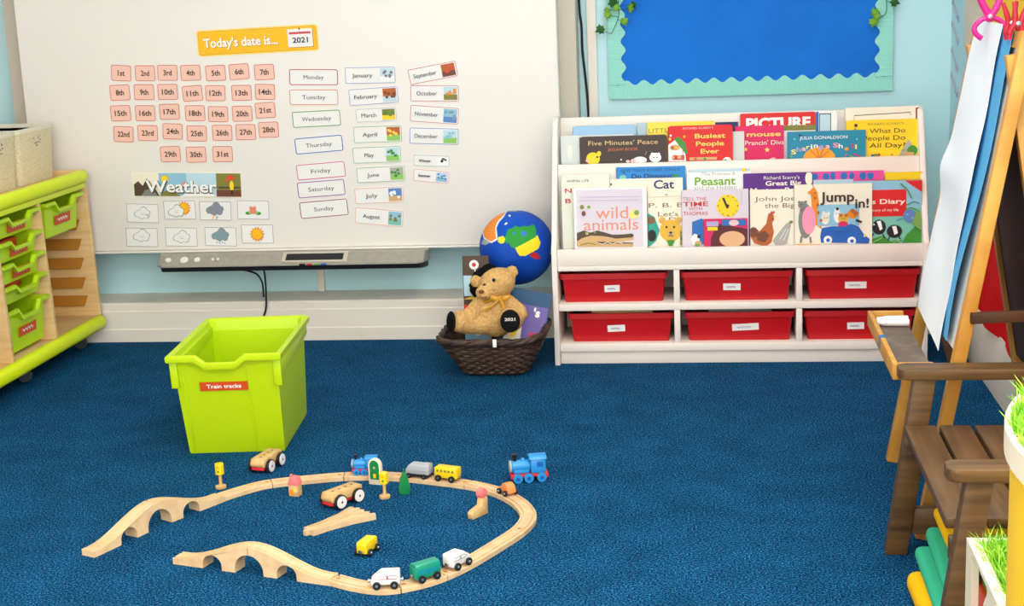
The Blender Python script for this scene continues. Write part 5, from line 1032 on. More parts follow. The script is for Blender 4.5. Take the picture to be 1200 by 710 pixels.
# markers in the tray
for i, (x, y, a, lab) in enumerate(((.408, 3.668, .05, 'white marker pen lying in the easel tray, farther one'), (.406, 3.640, -.08, 'white marker pen lying in the easel tray, nearer one'))):
    t = thing('marker_pen', lab, 'pen', (x, y, tz0+.0325), a, 'white marker pens')
    b = MB('toy_white'); b.lathe([(.006,.022),(.0095,.023),(.0095,.075),(.008,.078)], 16, 'x'); b.build('barrel', t)
    b = MB('toy_white'); b.lathe([(.003,0),(.006,.001),(.0088,.0215),(.0088,.0218)], 16, 'x'); b.build('cap', t)

# ---------------------------------------------------------------- dark wooden bench
bn = thing('bench', 'dark brown wooden slatted bench with flat arms in front of the easel', 'bench', (.58, 2.8, 0))
def bx(name, x0, y0, z0, x1, y1, z1, m='bench_wood', bev=.004):
    b = MB(m); b.box(x0-.58, y0-2.8, z0, x1-.58, y1-2.8, z1, m, bev); return b.build(name, bn)
for k in range(5): bx('seat_slat', .404+.072*k, 2.53, .281, .404+.072*k+.064, 3.085, .301, 'bench_wood_y', .003)
for y0, y1 in ((3.09, 3.152), (2.44, 2.502)):
    yl = (y0+y1)/2
    b = MB('bench_wood')
    b.prism([(x-.58, y-2.8) for x, y in rr2(.392, y0, .82, y1, .022, 5)], 'z', .396, .420, 'bench_wood', .004); b.build('arm', bn)
    b = MB('bench_wood'); q = [(.370,0),(.417,0),(.471,.3955),(.425,.3955)]
    b.prism([(x-.58, z) for x, z in q], 'y', yl-.018-2.8, yl+.018-2.8, 'bench_wood', .003); b.build('front_leg', bn)
    bx('rear_leg', .748, yl-.018, 0, .80, yl+.018, .3955)
    ys = yl-.0195 if yl > 2.8 else yl+.0195
    bx('side_rail', .405, min(ys, ys+(-.02 if yl > 2.8 else .02)), .236, .79, max(ys, ys+(-.02 if yl > 2.8 else .02)), .2805)
    bx('stretcher', .425, yl-.012, .045, .75, yl+.012, .105)
for k in range(5): bx('back_slat', .785, 2.56+.105*k, .302, .803, 2.63+.105*k, .62, 'bench_wood', .003)
bx('back_rail', .804, 2.50, .50, .822, 3.09, .55, 'bench_wood_y', .003)

# folded mats under the bench
def mat_slab(name, label, x0, y0, z0, x1, y1, z1, m, a):
    cx, cy = (x0+x1)/2, (y0+y1)/2; w, d, h = x1-x0, y1-y0, z1-z0
    b = MB(m); r_ = h*.42
    t = bmesh.new(); bmesh.ops.create_cube(t, size=1)
    for v in t.verts: v.co = Vector((v.co.x*w, v.co.y*d, (v.co.z+.5)*h))
    bmesh.ops.bevel(t, geom=list(t.edges), offset=r_, segments=4, affect='EDGES', profile=.5)
    b._merge(t, m)
    o = b.build(name, None, (cx, cy, z0), (0,0,a), smooth=60)
    return tag(o, label, 'mat', 'folded mats under the bench')
mat_slab('folded_mat', 'yellow folded mat on the floor under the bench, below the green ones', .395, 2.50, .001, .72, 2.92, .047, 'fabric_yellow', .03)
mat_slab('folded_mat', 'lower of the two green folded mats under the bench', .412, 2.52, .0475, .72, 2.965, .080, 'fabric_green', .0)
mat_slab('folded_mat', 'upper of the two green folded mats under the bench', .432, 2.52, .0805, .72, 2.985, .114, 'fabric_green', -.02)
mat_slab('folded_mat', 'yellow folded mat lying on top of the green mats under the bench', .458, 2.52, .1145, .72, 3.03, .140, 'fabric_yellow', .0)

# ---------------------------------------------------------------- planters with artificial grass
def blades(name, parent, pts, h, loc=(0,0,0)):
    R = random.Random(name+str(h)); b = MB('grass_green')
    for (x, y, z) in pts:
        a = R.uniform(0, 2*PI); l = h*R.uniform(.6,1.15); w = .0016; le = R.uniform(.1,.75)*l
        dx, dy = math.cos(a), math.sin(a); c = R.uniform(0,2*PI); ex, ey = math.cos(c)*w, math.sin(c)*w
        p0 = (x-ex,y-ey,z); p1 = (x+ex,y+ey,z); m0 = (x+dx*le*.35-ex*.8,y+dy*le*.35-ey*.8,z+l*.6); m1 = (x+dx*le*.35+ex*.8,y+dy*le*.35+ey*.8,z+l*.6); tp = (x+dx*le,y+dy*le,z+l*.95)
        b.faces([p0,p1,m1,m0,tp], [(0,1,2,3),(3,2,4)], 'grass_green')
    o = b.build(name, parent, loc, smooth=0); o['kind'] = 'stuff'; return o
R = random.Random(3)
pr, pz = .40, .772
pc = Vector((.7035, 1.50, 0))
pt = thing('grass_table', 'big round yellow activity table with cream rim and artificial grass top', 'table', pc)
b = MB('panel_yellow'); b.lathe([(pr-.012,0),(pr-.007,.004),(pr-.007,pz-.0335)], 96); b.build('drum', pt)
b = MB('panel_cream'); n = 96
b.loft([[(r_*math.cos(2*PI*j/n), r_*math.sin(2*PI*j/n), z) for j in range(n)] for r_, z in ((pr-.03,pz-.033),(pr-.002,pz-.033),(pr,pz-.031),(pr,pz-.002),(pr-.002,pz),(pr-.006,pz),(pr-.007,pz-.010))], 'panel_cream'); b.build('rim', pt, smooth=40)
gp_ = []
while len(gp_) < 16000:
    x, y = R.uniform(-pr,.12), R.uniform(-.22,pr)
    if math.hypot(x, y) < pr-.008: gp_.append((x, y, pz-.013))
blades('grass', pt, gp_, .032)
q0 = Vector((.405, 1.96, 0)); QX, QY, QZ = .33, .365, .345
pl = thing('grass_planter', 'low cream planter box with wavy red side and artificial grass', 'planter', q0)
b = MB('panel_red'); b.box(.012,.012,.0,QX-.012,QY-.012,QZ-.06,'panel_red'); b.build('inner_box', pl)
b = MB('panel_cream')
top = [(QY, 0), (QY, QZ), (0, QZ), (0, QZ-.10)]
poly = [(QY,0),(QY,QZ),(0,QZ),(0,0),(QY-.15,0)] + [(QY-d, QZ-p) for d, p in ((.149,.075),(.150,.060),(.156,.045),(.168,.032),(.179,.022),(.182,.014),(.176,.010),(.12,.009),(.06,.009),(.05,.014))] + [(QY-.05,0)]
b.prism(poly, 'x', 0, .0118, 'panel_cream', 0); b.build('wavy_side', pl, smooth=0)
for q in ((.0122,QY-.0118,0,QX,QY,QZ),(.0122,0,0,QX,.0118,QZ),(QX-.0118,.012,0,QX,QY-.012,QZ)):
    b = MB('panel_cream'); b.box(*q, 'panel_cream', .001); b.build('side_board', pl)
b = MB('panel_cream'); b.box(.012,.012,QZ-.02,.018,QY-.0121,QZ+.001,'panel_cream',.001); b.build('top_lip', pl)
gp_ = [(R.uniform(.020,QX-.016), R.uniform(.016,QY-.018), QZ-.03) for _ in range(7500)]
b = MB('leaf'); b.box(.0185,.0125,QZ-.0595,QX-.0125,QY-.0125,QZ-.03,'leaf'); b.build('turf_base', pl)
blades('grass', pl, gp_, .055)

# ---------------------------------------------------------------- things on the right wall
b = MB('cloth_red'); ny, nz = 50, 30
def clothp(i, j):
    y = 3.05+(4.86-3.05)*i/ny; z = .192+(.90-.192)*j/nz
    return (-.018-.006*math.sin(9*i/ny*3+2*math.sin(j/nz*4))-.004*math.sin(j/nz*11+i*.7), y-3.9, z)
v = [clothp(i, j) for j in range(nz+1) for i in range(ny+1)]; W = ny+1; K = len(v)
v2 = [(-.002, p[1], p[2]) for p in v]
F = []
for j in range(nz):
    for i in range(ny): q = (j*W+i, j*W+i+1, (j+1)*W+i+1, (j+1)*W+i); F += [q, tuple(K+a for a in q[::-1])]
rim = [(i, i+1) for i in range(ny)] + [(j*W+ny, (j+1)*W+ny) for j in range(nz)] + [(nz*W+i+1, nz*W+i) for i in range(ny)] + [((j+1)*W, j*W) for j in range(nz)]
F += [(c, a, K+a, K+c) for a, c in rim]
b.faces(v+v2, F, 'cloth_red'); bmesh.ops.recalc_face_normals(b.bm, faces=b.bm.faces)
tag(b.build('wall_hanging', None, (XR, 3.9, 0), smooth=60), 'bright red cloth hanging on the wall behind the easel', 'cloth')
pos = thing('poster', 'yellow poster with a cream margin on the wall above the easel', 'poster', (XR, 4.55, 1.06))
b = MB('poster_cream'); b.box(-.003,-.75,-.08,-.0005,.50,.5,'poster_cream'); b.build('sheet', pos)
b = MB('poster_yellow'); b.box(-.005,-.72,-.06,-.0032,.16,.48,'poster_yellow'); b.build('panel', pos)
STR = [('top', 1.098), ('second', 1.023), ('third', .935), ('lowest', .850)]
for nm, z in STR:
    b = MB('strip_grey'); b.box(-.004,-.075,-.0105,-.0005,.075,.0105,'strip_grey',.001)
    s = Sheet(b, (-.004,0,0), (0,-1,0), (0,0,1)); s.rect(-.066,-.006,.066,.006,'lilac' if nm in ('top',) else 'greyl'); s.rect(-.05,-.003,.04,.003,'paper')
    tag(b.build('word_strip', None, (XR, 5.235, z), (math.radians(-0)+math.radians(24), 0, 0)), f'slanted grey word strip on the blue wall past the bookcase, {nm} of four', 'word strip', 'slanted word strips on the wall')
b = MB('dark_wood'); b.box(-.02,-.012,0,.02,.012,.30,'dark_wood',.003)
tag(b.build('wooden_plank', None, (.765, 4.69, .012), (math.radians(-6), math.radians(-14), 0)), 'dark wooden plank leaning in the corner behind the easel', 'plank')
# ---------------------------------------------------------------- wooden railway
TP = [(-1.2385,3.432),(-1.199,3.482),(-1.150,3.530),(-1.070,3.562),(-.963,3.593),(-.872,3.600),(-.779,3.586),(-.685,3.558),(-.600,3.525),(-.530,3.476),(-.478,3.412),(-.446,3.345),(-.435,3.285),(-.447,3.215),(-.480,3.135),(-.540,3.012),(-.590,2.937),(-.642,2.893),(-.693,2.872),(-.750,2.885),(-.813,2.917)]
CV = crom([Vector((x, y, 0)) for x, y in TP], 14)
CL = [0]
for k in range(1, len(CV)): CL.append(CL[-1] + (CV[k]-CV[k-1]).length)
def at_len(s):
    s = max(0, min(CL[-1], s)); k = 0
    while k < len(CL)-2 and CL[k+1] < s: k += 1
    f = (s-CL[k])/(CL[k+1]-CL[k]); return CV[k].lerp(CV[k+1], f), (CV[k+1]-CV[k]).normalized()
def near_len(x, y): return CL[min(range(len(CV)), key=lambda k: (CV[k].x-x)**2+(CV[k].y-y)**2)]
TW, THK = .040, .0125
def section(p, d, z0, z1):
    n = Vector((-d.y, d.x, 0)); g = .003
    prof = [(-TW/2+.001,z0),(-TW/2,z0+.001),(-TW/2,z1-.001),(-TW/2+.001,z1),(-.0155,z1),(-.0152,z1-g),(-.0098,z1-g),(-.0095,z1),(.0095,z1),(.0098,z1-g),(.0152,z1-g),(.0155,z1),(TW/2-.001,z1),(TW/2,z1-.001),(TW/2,z0+.001),(TW/2-.001,z0)]
    return [p + n*a + Vector((0,0,z)) for a, z in prof]
cuts = [0] + [near_len(*q) for q in ((-1.135,3.537),(-.957,3.594),(-.80,3.590),(-.615,3.531),(-.498,3.438),(-.452,3.205),(-.585,2.944),(-.665,2.882))] + [CL[-1]]
LT = ['curved wooden track piece joining the far bridge', 'wooden track piece behind the little house block', 'wooden track piece under the small blue engine', 'wooden track piece under the silver wagon and yellow coach', 'wooden track piece beyond the yellow coach, reaching the orange car',
      'tightly curved wooden track piece at the end of the loop beside the orange car', 'straight wooden track piece behind the white and green train', 'wooden track piece carrying the green coach', 'wooden track piece between the white engine and the near bridge']
for i in range(len(cuts)-1):
    a, c = cuts[i]+.0012, cuts[i+1]-.0012; n = max(6, int((c-a)/.012))
    sec = [at_len(a+(c-a)*k/n) for k in range(n+1)]; o = at_len((a+c)/2)[0]
    b = MB('track_wood'); b.loft([[v-o for v in section(p, d, .0, THK)] for p, d in sec], 'track_wood')
    # dark peg-and-socket joint at the far end
    p, d = sec[-1]; nn = Vector((-d.y, d.x, 0))
    b.lathe([(.0046,THK-.0005),(.0052,THK+.0002)], 12, 'z', p-d*.010-o, 'runner_brown')
    tag(b.build('track_piece', None, o, smooth=30), LT[i], 'track piece', 'wooden railway track')
# bridges: two halves, each with a small arch and half of the middle arch
def bridge_half(p_low, p_high, label):
    A, B = Vector((*p_low, 0)), Vector((*p_high, 0)); d = (B-A).normalized(); Lh = (B-A).length-.0008; n = Vector((-d.y, d.x, 0)); Hh = .060
    def top(s):
        t = max(0, min(1, (s/Lh-.08)/.92)); return THK + (Hh-THK)*(t*t*(3-2*t))
    bot = [(0,0), (Lh*.40,0)]
    c, r_ = Lh*.525, Lh*.125
    bot += [(c-r_*math.cos(PI*k/12), min(.010+.024*math.sin(PI*k/12), 9)) if 0 < k < 12 else (c-r_*math.cos(PI*k/12), 0) for k in range(13)]
    bot += [(Lh*.82, 0)]
    bot += [(Lh*.82 + (Lh*.18)*(1-math.cos(PI/2*k/8)), .008+.037*math.sin(PI/2*k/8)) for k in range(1, 9)]
    b = MB('track_wood'); bm = b.bm
    ss = sorted(set([0, Lh] + [Lh*k/40 for k in range(41)]))
    tp = [(s, top(s)) for s in ss]
    poly = bot + tp[::-1]
    def P3(s, z, off): return A + d*s + n*off + Vector((0,0,z)) - A
    v0 = [bm.verts.new(P3(s, z, -TW/2)) for s, z in poly]; v1 = [bm.verts.new(P3(s, z, TW/2)) for s, z in poly]; K = len(poly)
    bm.faces.new(v0); bm.faces.new(v1[::-1])
    for k in range(K): bm.faces.new((v0[k], v1[k], v1[(k+1) % K], v0[(k+1) % K]))
    bmesh.ops.recalc_face_normals(bm, faces=bm.faces)
    i = b.mi('runner_brown')
    # wheel grooves: narrow raised rails leave two channels
    for u0, u1 in ((-.0200,-.0155),(-.0095,.0095),(.0155,.0200)):
        sec = [[P3(s, z-.0002, u0), P3(s, z+.0022, u0), P3(s, z+.0022, u1), P3(s, z-.0002, u1)] for s, z in tp]
        b.loft(sec, 'track_wood')
    tag(b.build('bridge_piece', None, A, smooth=25), label, 'bridge piece', 'wooden railway bridges')
def lerp2(a, c, t): return (a[0]+(c[0]-a[0])*t, a[1]+(c[1]-a[1])*t)
B1a, B1m, B1b = (-1.428,3.050), (-1.3445,3.247), (-1.2385,3.432)
B2a, B2b = (-1.205,3.030), (-.8145,2.9175)
bridge_half(B1a, B1m, 'low outer half of the wooden arched bridge at the end of the railway')
bridge_half(B1b, B1m, 'half of the far wooden arched bridge that joins the curved track')
bridge_half(B2a, lerp2(B2a,B2b,.5), 'outer half of the near wooden arched bridge')
bridge_half(B2b, lerp2(B2a,B2b,.5), 'half of the near wooden arched bridge that joins the loop')
# loose forked track in the middle
A = Vector((-.946,3.200,0)); dd = Vector((.108,.136,0)).normalized(); nn = Vector((-dd.y, dd.x, 0))
b = MB('track_wood')
def fp(s, u): return dd*s + nn*u
out = [(0,-.019),(.05,-.021),(.11,-.031),(.165,-.048),(.172,-.036),(.160,-.027),(.170,-.018),(.160,-.006),(.171,.004),(.161,.014),(.172,.022),(.162,.032),(.160,.047),(.11,.030),(.05,.021),(.0,.019),(-.002,.006),(-.012,.005),(-.012,-.005),(-.002,-.006)]
bmv = [b.bm.verts.new(fp(s,u)) for s,u in out]; bmt = [b.bm.verts.new(fp(s,u)+Vector((0,0,THK))) for s,u in out]
b.bm.faces.new(bmv[::-1]); b.bm.faces.new(bmt)
for k in range(len(out)): b.bm.faces.new((bmv[k], bmv[(k+1)%len(out)], bmt[(k+1)%len(out)], bmt[k]))
bmesh.ops.recalc_face_normals(b.bm, faces=b.bm.faces)
for q in (-1, 1):
    for off in (-.0125, .0125):
        pts = [fp(s, q*(.028*(s/.165)**2) + off) for s in [.165*k/14 for k in range(15)]]
        for p0, p1 in zip(pts, pts[1:]):
            t_ = (p1-p0).normalized(); m_ = Vector((-t_.y, t_.x, 0))*.0022; zz = Vector((0,0,THK+.0003+.0001*(q>0)))
            b.faces([p0-m_+zz, p1-m_+zz, p1+m_+zz, p0+m_+zz], [(0,1,2,3)], 'toy_wood')
tag(b.build('track_piece', None, A, smooth=0), 'loose forked wooden track piece lying inside the loop', 'track piece', 'wooden railway track')

# ---- rolling stock: local x runs along the vehicle, nose at +x
def wheel(parent, x, y, r_, w=.006, hub='metal', ring=None, m='tyre_black'):
    sg = 1 if y > 0 else -1
    b = MB(m); b.lathe([(r_*.55,-w/2),(r_*.95,-w/2),(r_,-w/2+.001),(r_,w/2-.001),(r_*.95,w/2),(r_*.55,w/2)], 20, 'y', (0,0,0), m)
    if ring: b.lathe([(r_*.45,sg*w*.5),(r_*.84,sg*(w*.5)),(r_*.80,sg*(w*.5+.0015)),(r_*.45,sg*(w*.5+.0015))], 20, 'y', (0,0,0), ring)
    b.lathe([(r_*.42,sg*w*.5),(r_*.36,sg*(w*.5+.0012)),(r_*.1,sg*(w*.5+.0016))], 14, 'y', (0,0,0), m if ring else hub)
    return b.build('wheel', parent, (x, y, r_))
def car(name, label, cat, pos, yaw, L_, body, profile=None, wr=.0085, wd=.030, wheels=(-.3,.3), zt=THK, magnets=True, deco=None, group='toy trains on the wooden track', bevel=.003, skirt=None):
    t = thing(name, label, cat, (pos[0], pos[1], zt+.0002), yaw, group)
    b = MB(body); x0, x1 = -L_/2, L_/2
    prof = profile or [(x0,.008),(x1,.008),(x1,.036),(x0,.036)]
    b.prism(prof, 'y', -wd/2, wd/2, body, bevel); o = b.build('body', t)
    if deco: deco(t, o, L_, wd)
    for k in wheels:
        for sy in (-1, 1): wheel(t, k*L_, sy*(wd/2+.0033), wr)
    if magnets:
        for x, s in ((x0, -1), (x1, 1)):
            b = MB('metal'); b.lathe([(.0025,0),(.0025,.003),(.0048,.0032),(.0048,.0062),(.003,.0066)], 12, 'x', (0,0,0), 'metal')
            q = b.build('magnet', t, (x, 0, .0145), (0, 0, 0 if s > 0 else PI))
    return t
def on_track(x, y):
    s = near_len(x, y); p, d = at_len(s); return (p.x, p.y), math.atan2(d.y, d.x)
def nose(L_, hi=.036, k=.36):   # sloping front engine profile
    x0, x1 = -L_/2, L_/2
    return [(x0,.008),(x1,.008),(x1,.018),(x1-L_*.06,.022),(x1-L_*k,hi),(x0,hi)]
def stripes(col, col2=None):
    def f(t, o, L_, wd):
        for sy in (-1, 1):
            b = MB(col); s = Sheet(b, (0, sy*(wd/2+.0001), 0), (1 if sy < 0 else -1, 0, 0), (0,0,1), .0002); g = 1 if sy < 0 else -1
            s.line([(g*-L_*.42,.0215),(g*L_*.20,.0215)], .0014, col); s.line([(g*-L_*.42,.029),(g*L_*.12,.029),(g*L_*.3,.0215)], .0012, col)
            s.rect(min(g*-.1*L_,g*-.05*L_),.022,max(g*-.1*L_,g*-.05*L_),.0285,col)
            b.build('stripe', t, smooth=0)
    return f
def lift(q, dx, dy): return (q[0]+dx, q[1]+dy)
(p, a) = on_track(-.690, 2.874); car('toy_engine', 'white toy engine with sloping nose, leading next to the near bridge', 'toy engine', p, a, .062, 'toy_white', nose(.062), deco=stripes('redt'))
(p, a) = on_track(-.615, 2.915)
def green_deco(t, o, L_, wd):
    for sy in (-1, 1):
        b = MB('bluebook'); s = Sheet(b, (0, sy*(wd/2+.0001), 0), (1 if sy < 0 else -1, 0, 0), (0,0,1), .0002)
        for k in range(4): s.rect(-L_*.36+k*L_*.19,.019,-L_*.36+k*L_*.19+L_*.14,.028,'tealbook')
        b.build('window_print', t, smooth=0)
    b = MB('toy_green'); b.prism([(-wd/2+.001,.0362),(wd/2-.001,.0362),(wd/2-.006,.040),(-wd/2+.006,.040)], 'x', -L_/2+.001, L_/2-.001, 'toy_green', .001); b.build('roof', t)
car('toy_coach', 'green toy coach between the two white engines', 'toy coach', p, a+PI, .062, 'toy_green', deco=green_deco)
(p, a) = on_track(-.556, 2.984); car('toy_engine', 'white toy engine with sloping nose at the tail of the green coach', 'toy engine', p, a+PI, .062, 'toy_white', nose(.062), deco=stripes('greyb'))
(p, a) = on_track(-.752, 3.579)
def silver_deco(t, o, L_, wd):
    b = MB('black_plastic'); b.box(-L_/2+.002,-wd/2-.001,.0045,L_/2-.002,wd/2+.001,.0095,'black_plastic',.001); b.build('chassis', t)
    b = MB('toy_silver'); b.box(-L_*.45,-wd/2-.0008,.020,L_*.45,wd/2+.0008,.023,'toy_silver',.0005); b.box(-L_*.48,-.008,.0355,-L_*.25,.008,.0385,'toy_silver',.001); b.build('moulding', t)
car('toy_wagon', 'silver streamlined toy wagon with black base on the far track', 'toy wagon', p, a+PI, .068, 'toy_silver', [(-.034,.010),(.034,.010),(.0335,.020),(.024,.034),(.018,.036),(-.034,.036)], wr=.0065, deco=silver_deco, magnets=False, wheels=(-.32,.32))
(p, a) = on_track(-.672, 3.553)
def yellow_deco(t, o, L_, wd):
    for sy in (-1, 1):
        b = MB('olive'); s = Sheet(b, (0, sy*(wd/2+.0001), 0), (1 if sy < 0 else -1, 0, 0), (0,0,1), .0002)
        for k in range(5): s.ell(-L_*.34+k*L_*.17,.0275,.0035,.0035,'olive',12)
        b.build('window_print', t, smooth=0)
car('toy_coach', 'yellow toy coach with round windows coupled behind the silver wagon', 'toy coach', p, a, .064, 'toy_yellow', deco=yellow_deco)
car('toy_wagon', 'yellow toy wagon standing on the carpet inside the loop', 'toy wagon', (-.779, 3.088), math.radians(256), .058, 'toy_yellow', [(-.028,.007),(.028,.007),(.028,.030),(.024,.034),(-.024,.034),(-.028,.030)], zt=0, group=None, wd=.027)
# orange car
(p, a) = on_track(-.505, 3.450)
car('toy_car', 'small orange wooden toy car on the track curve', 'toy car', p, a+PI, .046, 'toy_orange', [(-.023,.006),(.023,.006),(.023,.016),(.012,.019),(.004,.030),(-.008,.032),(-.018,.027),(-.023,.016)], wr=.0075, wd=.024, magnets=False, group=None,
    deco=lambda t, o, L_, wd: [MB('hendark').box(0,0,0,1e-4,1e-4,1e-4) and None] and None)
# plain blue steam engines
def steam(label, pos, yaw, k, zt):
    t = thing('toy_locomotive', label, 'toy locomotive', (pos[0], pos[1], zt+.0002), yaw, None)
    def part(name, fn, m):
        b = MB(m); fn(b); return b.build(name, t)
    S_ = lambda *q: tuple(v*k for v in q)
    part('footplate', lambda b: (b.box(*S_(-.040,-.016,.012,.040,.016,.019), 'toy_red', .0015*k), b.box(*S_(.036,-.018,.009,.041,.018,.018), 'toy_red', .001*k), b.box(*S_(-.041,-.018,.009,-.036,.018,.018), 'toy_red', .001*k)), 'toy_red')
    part('boiler', lambda b: (b.lathe([(.0125*k,-.002*k),(.0135*k,0),(.0135*k,.036*k),(.012*k,.0375*k)], 24, 'x', S_(0,0,.0335), 'toy_blue'), b.box(*S_(0,-.0125,.0195,.034,.0125,.030), 'toy_blue', .002*k), b.ball(S_(.012,0,.047), S_(.005,.005,.005), 'toy_blue')), 'toy_blue')
    part('smokebox', lambda b: b.lathe([(.0128*k,.0378*k),(.0138*k,.0382*k),(.0138*k,.0415*k),(.010*k,.043*k),(.004*k,.0435*k)], 24, 'x', S_(0,0,.0335), 'greyl'), 'greyl')
    part('chimney', lambda b: b.lathe([(.0045*k,.044*k),(.004*k,.052*k),(.0055*k,.055*k),(.0062*k,.061*k),(.004*k,.0612*k)], 16, 'z', S_(.030,0,0), 'black_plastic'), 'black_plastic')
    cb = part('cab', lambda b: (b.box(*S_(-.036,-.0165,.0195,-.003,.0165,.050), 'toy_blue', .003*k)), 'toy_blue')
    part('cab_roof', lambda b: b.prism([(y*k, z*k) for y, z in ((-.0185,.0505),(.0185,.0505),(.013,.0565),(.004,.059),(-.004,.059),(-.013,.0565))], 'x', -.038*k, 0.0, 'toy_blue', .001*k), 'toy_blue')
    for sy in (-1, 1):
        def win(b, sy=sy):
            s = Sheet(b, (0, sy*.0166*k, 0), (1 if sy < 0 else -1, 0, 0), (0,0,1), .0002); g = 1 if sy < 0 else -1
            s.rrect(min(g*-.030*k,g*-.016*k),.034*k,max(g*-.030*k,g*-.016*k),.045*k,.002*k,'toy_blue_dark')
        b = MB('toy_blue_dark'); win(b); b.build('window_print', t, smooth=0)
    for x in (-.026, .002, .026):
        for sy in (-1, 1): wheel(t, x*k, sy*.0185*k, .0105*k, .004*k, 'toy_blue_dark', None, 'toy_blue')
    return t
(p, a) = on_track(-.900, 3.600)
steam('small blue toy steam engine with red footplate on the far track', p, a+PI, .86, THK)
steam('large blue toy steam engine standing on the carpet beyond the orange car', (-.468, 3.590), math.radians(180+14), 1.18, 0)
# wooden flat trucks with white wheels
def flat_truck(label, pos, yaw, L_):
    t = thing('toy_truck', label, 'toy truck', (pos[0], pos[1], 0), yaw, 'wooden toy trucks with white wheels')
    b = MB('toy_wood'); b.prism([(-L_/2,.018),(L_/2-.004,.018),(L_/2,.026),(L_/2-.006,.041),(-L_/2,.041)], 'y', -.021, .021, 'toy_wood', .003)
    o = b.build('body', t)
    b = MB('darkbrown')
    s = Sheet(b, (0,0,.0411), (1,0,0), (0,1,0), .0002)
    for k in range(4): s.ell(-L_*.33+k*L_*.2, (-1)**k*.0, .0036, .0036, 'darkbrown', 14)
    b.build('hole', t, smooth=0)
    b = MB('toy_red'); b.box(-L_/2+.003,-.0185,.010,L_/2-.002,.0185,.0178,'toy_red',.002); b.build('chassis', t)
    for x in (-L_*.30, L_*.27):
        for sy in (-1, 1): wheel(t, x, sy*.027, .0185, .009, 'metal', 'toy_white')
flat_truck('wooden toy truck with white wheels beside the lime tub', (-1.190, 3.678), math.radians(258), .104)
flat_truck('wooden toy truck with white wheels inside the railway loop', (-.916, 3.408), math.radians(236), .104)
# signals, tree, arch, houses
def signal(label, pos):
    t = thing('toy_signal', label, 'toy signal', (*pos, 0), 0, 'yellow toy signals')
    b = MB('toy_wood'); b.lathe([(.0125,0),(.014,.001),(.014,.007),(.0125,.008)], 24); b.build('base', t)
    b = MB('toy_wood'); b.lathe([(.0042,.0082),(.0042,.038)], 14); b.build('post', t)
    b = MB('toy_yellow'); b.lathe([(.0105,.0382),(.0118,.0395),(.0118,.066),(.0105,.0675)], 8); b.build('lamp_head', t, smooth=20)
    b = MB('toy_orange'); s = Sheet(b, (0,-.0112,.052), (1,0,0), (0,0,1)); s.ell(0,.007,.003,.003,'sunline'); s.ell(0,-.004,.003,.003,'leaf'); b.build('light_print', t, smooth=0)
signal('yellow toy signal on a wooden post behind the far bridge', (-1.266, 3.520))
signal('yellow toy signal on a wooden post beside the green tree', (-.817, 3.452))
b = MB('toy_tree'); b.prism([(-.0125,0),(.0125,0),(.0150,.012),(.0135,.024),(.010,.040),(.005,.054),(.0015,.060),(.0015,.066),(-.0015,.066),(-.0015,.060),(-.005,.054),(-.010,.040),(-.0135,.024),(-.0150,.012)], 'y', -.006, .006, 'toy_tree', .0015)
tag(b.build('toy_tree', None, (-.772, 3.482, 0), (0,0,.2)), 'green wooden toy tree standing inside the loop', 'toy tree')
t = thing('toy_arch', 'cream toy arch with a green middle standing against the far track', 'toy arch', (-.862, 3.556, 0), math.radians(-14))
arch = [(-.018,0),(.018,0)] + [(.018*math.cos(a), .050+.020*math.sin(a)) for a in [PI*k/14 for k in range(15)]]
b = MB('panel_cream'); b.prism(arch, 'y', -.006, .006, 'panel_cream', .001); b.build('block', t)
b = MB('toy_tree'); s = Sheet(b, (0,-.0061,0), (1,0,0), (0,0,1), .0003); s.poly([(x*.74, .014+(z-.0)*.74) for x, z in arch], 'toy_tree'); s.rect(-.004,.018,.004,.030,'toy_yellow'); s.ell(0,.046,.0035,.0035,'toy_wood'); b.build('face_print', t, smooth=0)
t = thing('toy_house', 'toy house block with a pink-red roof beside the far track', 'toy house', (-1.052, 3.468, 0), math.radians(-14))
b = MB('toy_wood'); b.box(-.0135,-.0105,0,.0135,.0105,.030,'toy_wood',.001); s = Sheet(b, (0,-.0105,0), (1,0,0), (0,0,1)); s.rect(-.010,.004,-.001,.018,'sunline'); s.rect(.002,.012,.010,.022,'goldy'); b.build('walls', t)
b = MB('toy_pink'); b.prism([(-.015,.0302),(.015,.0302),(.009,.050),(-.009,.050)], 'y', -.012, .012, 'toy_pink', .001); b.box(-.011,-.004,.050,-.005,.002,.056,'toy_pink',.0005); b.build('roof', t)
t = thing('toy_block', 'wooden toy block with a rounded pink top and a step, near the loop end', 'toy block', (-.560, 3.330, 0), math.radians(58))
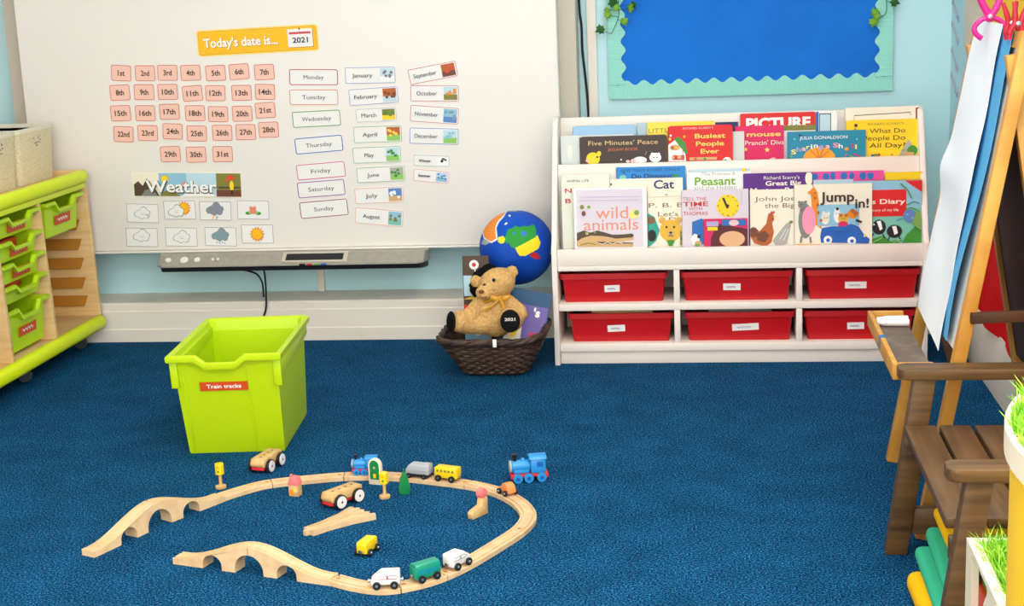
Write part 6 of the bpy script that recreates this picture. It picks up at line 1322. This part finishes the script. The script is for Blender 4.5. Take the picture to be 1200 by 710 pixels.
b = MB('toy_wood'); b.prism([(-.030,0),(.026,0),(.026,.044),(.008,.044),(.004,.026),(-.024,.020),(-.032,.014)], 'y', -.0085, .0085, 'toy_wood', .0015); b.build('block', t)
b = MB('toy_pink'); b.lathe([(.0105,-.0086),(.0125,-.0075),(.0125,.0075),(.0105,.0086)], 20, 'y', (.014,0,.0535), 'toy_pink'); b.build('top', t)

# ---------------------------------------------------------------- light and camera
def area(name, x, y, sx, sy, e):
    l = bpy.data.lights.new(name, 'AREA'); l.shape = 'RECTANGLE'; l.size = sx; l.size_y = sy; l.energy = e; l.color = (1.0,.97,.92)
    o = bpy.data.objects.new(name, l); COL.objects.link(o); o.location = (x, y, ZC-.03); return o
for n_, (x, y, e) in enumerate(((-1.75,2.6,5),(.2,2.4,22),(-1.75,1.0,14),(.2,1.0,36),(.2,3.9,12))): area('ceiling_and_fill_light', x, y, 1.2, .6, e)  # last lamp is an added fill, brightening the lime tub's right side
w = bpy.data.worlds.new('room_light'); S.world = w; w.use_nodes = True
bg = w.node_tree.nodes['Background']; bg.inputs['Color'].default_value = (1,.975,.935,1); bg.inputs['Strength'].default_value = 4.4
cd = bpy.data.cameras.new('camera'); cam = bpy.data.objects.new('camera', cd); COL.objects.link(cam); S.camera = cam
cd.sensor_width = 36; cd.sensor_fit = 'HORIZONTAL'; cd.lens = 36*1733/1200; cd.clip_start = .05
yw, pt_, rl = math.radians(-7.82), math.radians(12.2), math.radians(-2.42)
fw = Vector((math.sin(yw)*math.cos(pt_), math.cos(yw)*math.cos(pt_), -math.sin(pt_)))
rt = Vector((math.cos(yw), -math.sin(yw), 0)); up = rt.cross(fw)
r_ = rt*math.cos(rl)+up*math.sin(rl); u_ = -rt*math.sin(rl)+up*math.cos(rl)
m4 = Matrix((r_, u_, -fw)).transposed().to_4x4(); m4.translation = Vector((0,0,1.25)); cam.matrix_world = m4
S.view_settings.view_transform = 'Standard'; S.view_settings.look = 'None'; S.view_settings.gamma = 1; S.view_settings.exposure = .03
S.view_settings.use_curve_mapping = False
try:
    S.cycles.use_denoising = True; S.cycles.max_bounces = 8; S.cycles.sample_clamp_indirect = 6
except Exception: pass
